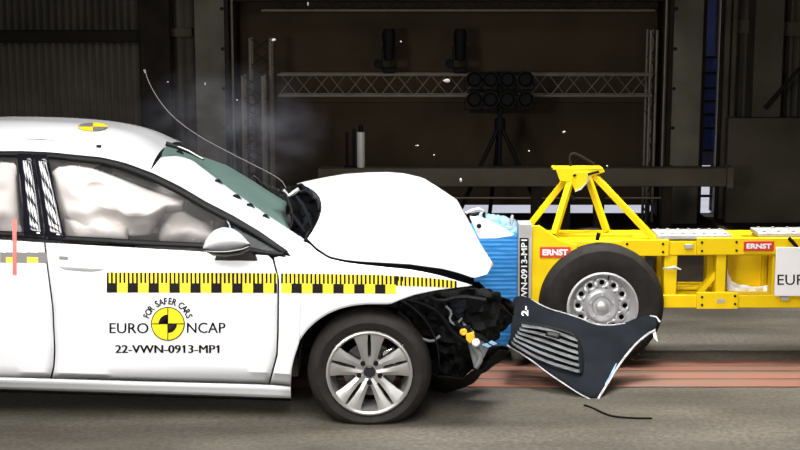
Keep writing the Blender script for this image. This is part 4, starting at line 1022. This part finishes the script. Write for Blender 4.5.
# fill by vertical scanning so the outline is exact
def frag_rows(off=0.0):
    rows_ = []; xs_ = [508 + k * 2.53 for k in range(60)]
    for x in xs_:
        ys2 = []
        n = len(OUT)
        for k in range(n):
            (xa, ya), (xb2, yb2) = OUT[k], OUT[(k + 1) % n]
            if (xa <= x < xb2) or (xb2 <= x < xa): ys2.append(ya + (yb2 - ya) * (x - xa) / (xb2 - xa))
        lo, hi = min(ys2), max(ys2)
        rows_.append([fs_(x, lo + (hi - lo) * j / 14, 0, 0) + Vector((0, off, 0)) for j in range(15)])
    return rows_
q = MB(); q.grid(frag_rows()); fb_ = q.build('bumper_skin', 'charcoal', fr, ang=50)
md = fb_.modifiers.new('solid', 'SOLIDIFY'); md.thickness = .006; md.offset = 0
E1 = [(531, 299), (541, 305), (552, 309.5), (565, 313), (580, 318), (590, 322.5), (600, 325), (612, 325), (625, 323)]
E2 = [(655, 330), (648, 333.5), (638, 341.5), (628, 352.5), (617, 367.5), (607, 384), (598, 398.5)]
E3 = [(591, 399.5), (580, 394), (566, 385), (548, 373), (530, 359), (517, 351), (507, 345)]
for E_, r in ((E1, .0035), (E2, .0065), (E3, .004)):
    q = MB(); q.tube([fs_(a, b, 0, 0) + Vector((0, -.006, 0)) for a, b in smooth_poly(E_, 1)], r, 6); q.build('torn_edge', 'torn', fr)
q = MB(); q.prism([fs_(652, 330, 0, 0), fs_(655, 328, 0, 0), fs_(658, 342, 0, 0), fs_(654, 338, 0, 0)], (0, .006, 0)); q.build('torn_tab', 'torn', fr)
q = MB(); q.tube([fs_(650, 316, 0, 0), fs_(656, 317, 0, 0), fs_(660, 322, 0, 0)], .006, 6); q.build('torn_edge', 'torn', fr)
q = MB(); q.tube([fs_(605, 384, 0, 0) + Vector((0, -.012, 0)), fs_(612, 372, 0, 0) + Vector((0, -.012, 0)), fs_(616, 363, 0, 0) + Vector((0, -.012, 0))], [.003, .006, .003], 5); q.build('label_strip', 'bluepale', fr)
vs_, fs = text_mesh('2-', .02); ax = min(v[0] for v in vs_); bx = max(v[0] for v in vs_); ay = min(v[1] for v in vs_); by = max(v[1] for v in vs_)
q = MB(); q.add([fs_(528 - (v[1] - ay) / (by - ay) * 6.6, 315.5 - (v[0] - ax) / (bx - ax) * 9.5, 0, 0) + Vector((0, -.012, 0)) for v in vs_], fs); q.build('lettering', 'white', fr)
# grille opening with fins
GF = [(521, 322.5), (545, 326), (566, 331), (577, 337), (581, 350), (582, 371), (579, 374)]
q = MB(); q.tube([fs_(a, b, 0, 0) + Vector((0, -.012, 0)) for a, b in smooth_poly(GF, 1)], .012, 6); q.build('grille_frame', 'black', fr)
q = MB(); q.grid(loft_px([(520, 324), (545, 327.5), (566, 333), (576, 339)], [(508, 344), (530, 356), (555, 368), (578, 373)], 14, 8, lambda a, b, u, v: fs_(a, b, 0, 0) + Vector((0, -.008, 0)))); q.build('grille_recess', 'black', fr, solid=.004)
for k in range(6):
    t = k / 5.0
    a = (521 - 10 * t, 325 + 17 * t); m1 = (548 - 8 * t, 329 + 31 * t); b = (577 + 2 * t, 340 + 31 * t)
    pts = smooth_poly([a, m1, b], 2)
    q = MB(); q.grid([[fs_(x, y - 1.5, 0, 0) + Vector((0, -.016, 0)) for x, y in pts], [fs_(x, y + .2, 0, 0) + Vector((0, -.034 - .006 * math.sin(i * .9), 0)) for i, (x, y) in enumerate(pts)], [fs_(x, y + 1.6, 0, 0) + Vector((0, -.014, 0)) for x, y in pts]])
    q.build('grille_fin', 'fin', fr, solid=.003, ang=60)
q = MB(); q.grid(loft_px([(545, 329), (553, 330), (560, 332)], [(545, 334), (553, 335.5), (559, 337)], 6, 4, lambda a, b, u, v: fs_(a, b, 0, 0) + Vector((0, -.036, 0)))); q.build('sensor_cap', 'black', fr, solid=.006)
# loose wire on the floor in front of it
pts = smooth_poly([(584, 405), (588, 406), (592, 407.5), (603, 413), (613, 416.5), (632, 418), (652, 418.3)], 2)
q = MB(); q.tube([PZ(a, b, .006) for a, b in pts], .005, 6); o = q.build('loose_wire', 'lampblack'); tag(o, 'thin black wire lying on the floor below the torn bumper piece', 'wire')

# whipping cable above the windscreen
pts = smooth_poly([(144.5, 70), (149, 83), (158, 99), (170, 114), (184, 126), (202, 138), (228, 152), (254, 165), (281, 179), (286, 188)], 2)
q = MB(); q.tube([P(a, b, .62 - .0007 * (a - 144)) for a, b in pts], [.0021] * (len(pts) - 1) + [.0015], 6); q.tube([P(144, 69.5, .62), P(145.5, 73, .62)], .006, 6); o = q.build('whipping_cable', 'greyprint'); tag(o, 'thin loose cable arcing through the air above the windscreen', 'cable')

# flying splinters
spl = [(447, 80.5, 4.5, 2.4, 'white splinter in the air in front of the truss, largest of all'), (564, 132, 2.2, 1.7, 'white chip in the air above the left leg of the yellow mast'),
       (461, 180, 1.6, 2.6, 'tilted white chip in the air just over the bonnet crest'), (417, 145.5, 2.0, 1.0, 'flat white chip in the air high over the bonnet middle'),
       (529, 151, 1.2, 1.0, 'tiny chip in the air left of the mast head'), (434, 155, 1.2, .8, 'tiny dim chip in the air between bonnet and tripod'),
       (274, 40, 2.4, 1.6, 'pale chip in the air at the top of the truss tower'), (401, 41.5, 1.1, 1.0, 'tiny chip in the air right of the left stage spotlight'),
       (205, 84, 1.0, 2.2, 'slim pale chip in the air before the left grey column'), (168, 82, 1.2, .9, 'tiny chip in the air left of the left grey column'), (237, 100, 1.1, .9, 'tiny chip in the air beside the left grey column edge'),
       (607, 166, 1.2, 1.2, 'tiny chip in the air just right of the mast head'), (308, 4, 1.0, 2.2, 'slim pale chip in the air at the top edge above the bay')]
for px, py, a, b, lab in spl:
    c = P(px, py, 1.5); s = 1 / 165.0; bm = bmesh.new()
    for k in range(8):
        an = k * math.pi / 4; rr = random.uniform(.65, 1)
        bm.verts.new(c + Vector((a * s * math.cos(an) * rr, random.uniform(-.004, .004), b * s * math.sin(an) * rr)))
    bm.verts.new(c + Vector((0, .008, 0))); bm.verts.new(c + Vector((0, -.008, 0)))
    bmesh.ops.convex_hull(bm, input=bm.verts); ix = {v: i for i, v in enumerate(bm.verts)}
    q = MB(); q.add([v.co.copy() for v in bm.verts], [tuple(ix[v] for v in f.verts) for f in bm.faces]); bm.free()
    o = q.build('flying_splinter', 'torn', ang=10); tag(o, lab, 'splinter', 'splinters flying in the air')

# thin smoke hanging over the windscreen and the cowl
sm = bpy.data.materials.new('thin_smoke'); sm.use_nodes = True; nt = sm.node_tree
nt.nodes.remove(nt.nodes['Principled BSDF']); vo = nt.nodes.new('ShaderNodeVolumeScatter'); vo.inputs['Color'].default_value = (0.80, 0.84, 1.0, 1)
tcn = nt.nodes.new('ShaderNodeTexCoord'); nzn = nt.nodes.new('ShaderNodeTexNoise'); nzn.inputs['Scale'].default_value = 3.2; nzn.inputs['Detail'].default_value = 3
mrn = nt.nodes.new('ShaderNodeMapRange'); mrn.inputs['From Min'].default_value = 0.42; mrn.inputs['From Max'].default_value = 0.75; mrn.inputs['To Max'].default_value = 0.9
vl = nt.nodes.new('ShaderNodeVectorMath'); vl.operation = 'LENGTH'; fo = nt.nodes.new('ShaderNodeMapRange'); fo.inputs['From Min'].default_value = 0.35; fo.inputs['From Max'].default_value = 1.0; fo.inputs['To Min'].default_value = 1.0; fo.inputs['To Max'].default_value = 0.0
mu = nt.nodes.new('ShaderNodeMath'); mu.operation = 'MULTIPLY'
nt.links.new(tcn.outputs['Object'], nzn.inputs['Vector']); nt.links.new(nzn.outputs['Fac'], mrn.inputs['Value'])
nt.links.new(tcn.outputs['Object'], vl.inputs[0]); nt.links.new(vl.outputs['Value'], fo.inputs['Value'])
nt.links.new(mrn.outputs['Result'], mu.inputs[0]); nt.links.new(fo.outputs['Result'], mu.inputs[1]); nt.links.new(mu.outputs[0], vo.inputs['Density'])
nt.links.new(vo.outputs[0], nt.nodes['Material Output'].inputs['Volume'])
M['smoke'] = sm
q = MB(); n1 = 12
q.lathe((0, 0, 0), [(math.sin(math.pi * k / n1) if 0 < k < n1 else 0.001, -math.cos(math.pi * k / n1)) for k in range(n1 + 1)], 'z', 24)
smo = q.build('smoke', 'smoke'); c = P(228, 130, 2.4); smo.location = c; smo.scale = (.70, .52, .48)
tag(smo, 'faint bluish smoke drifting above the windscreen of the white car', 'smoke', kind='stuff')
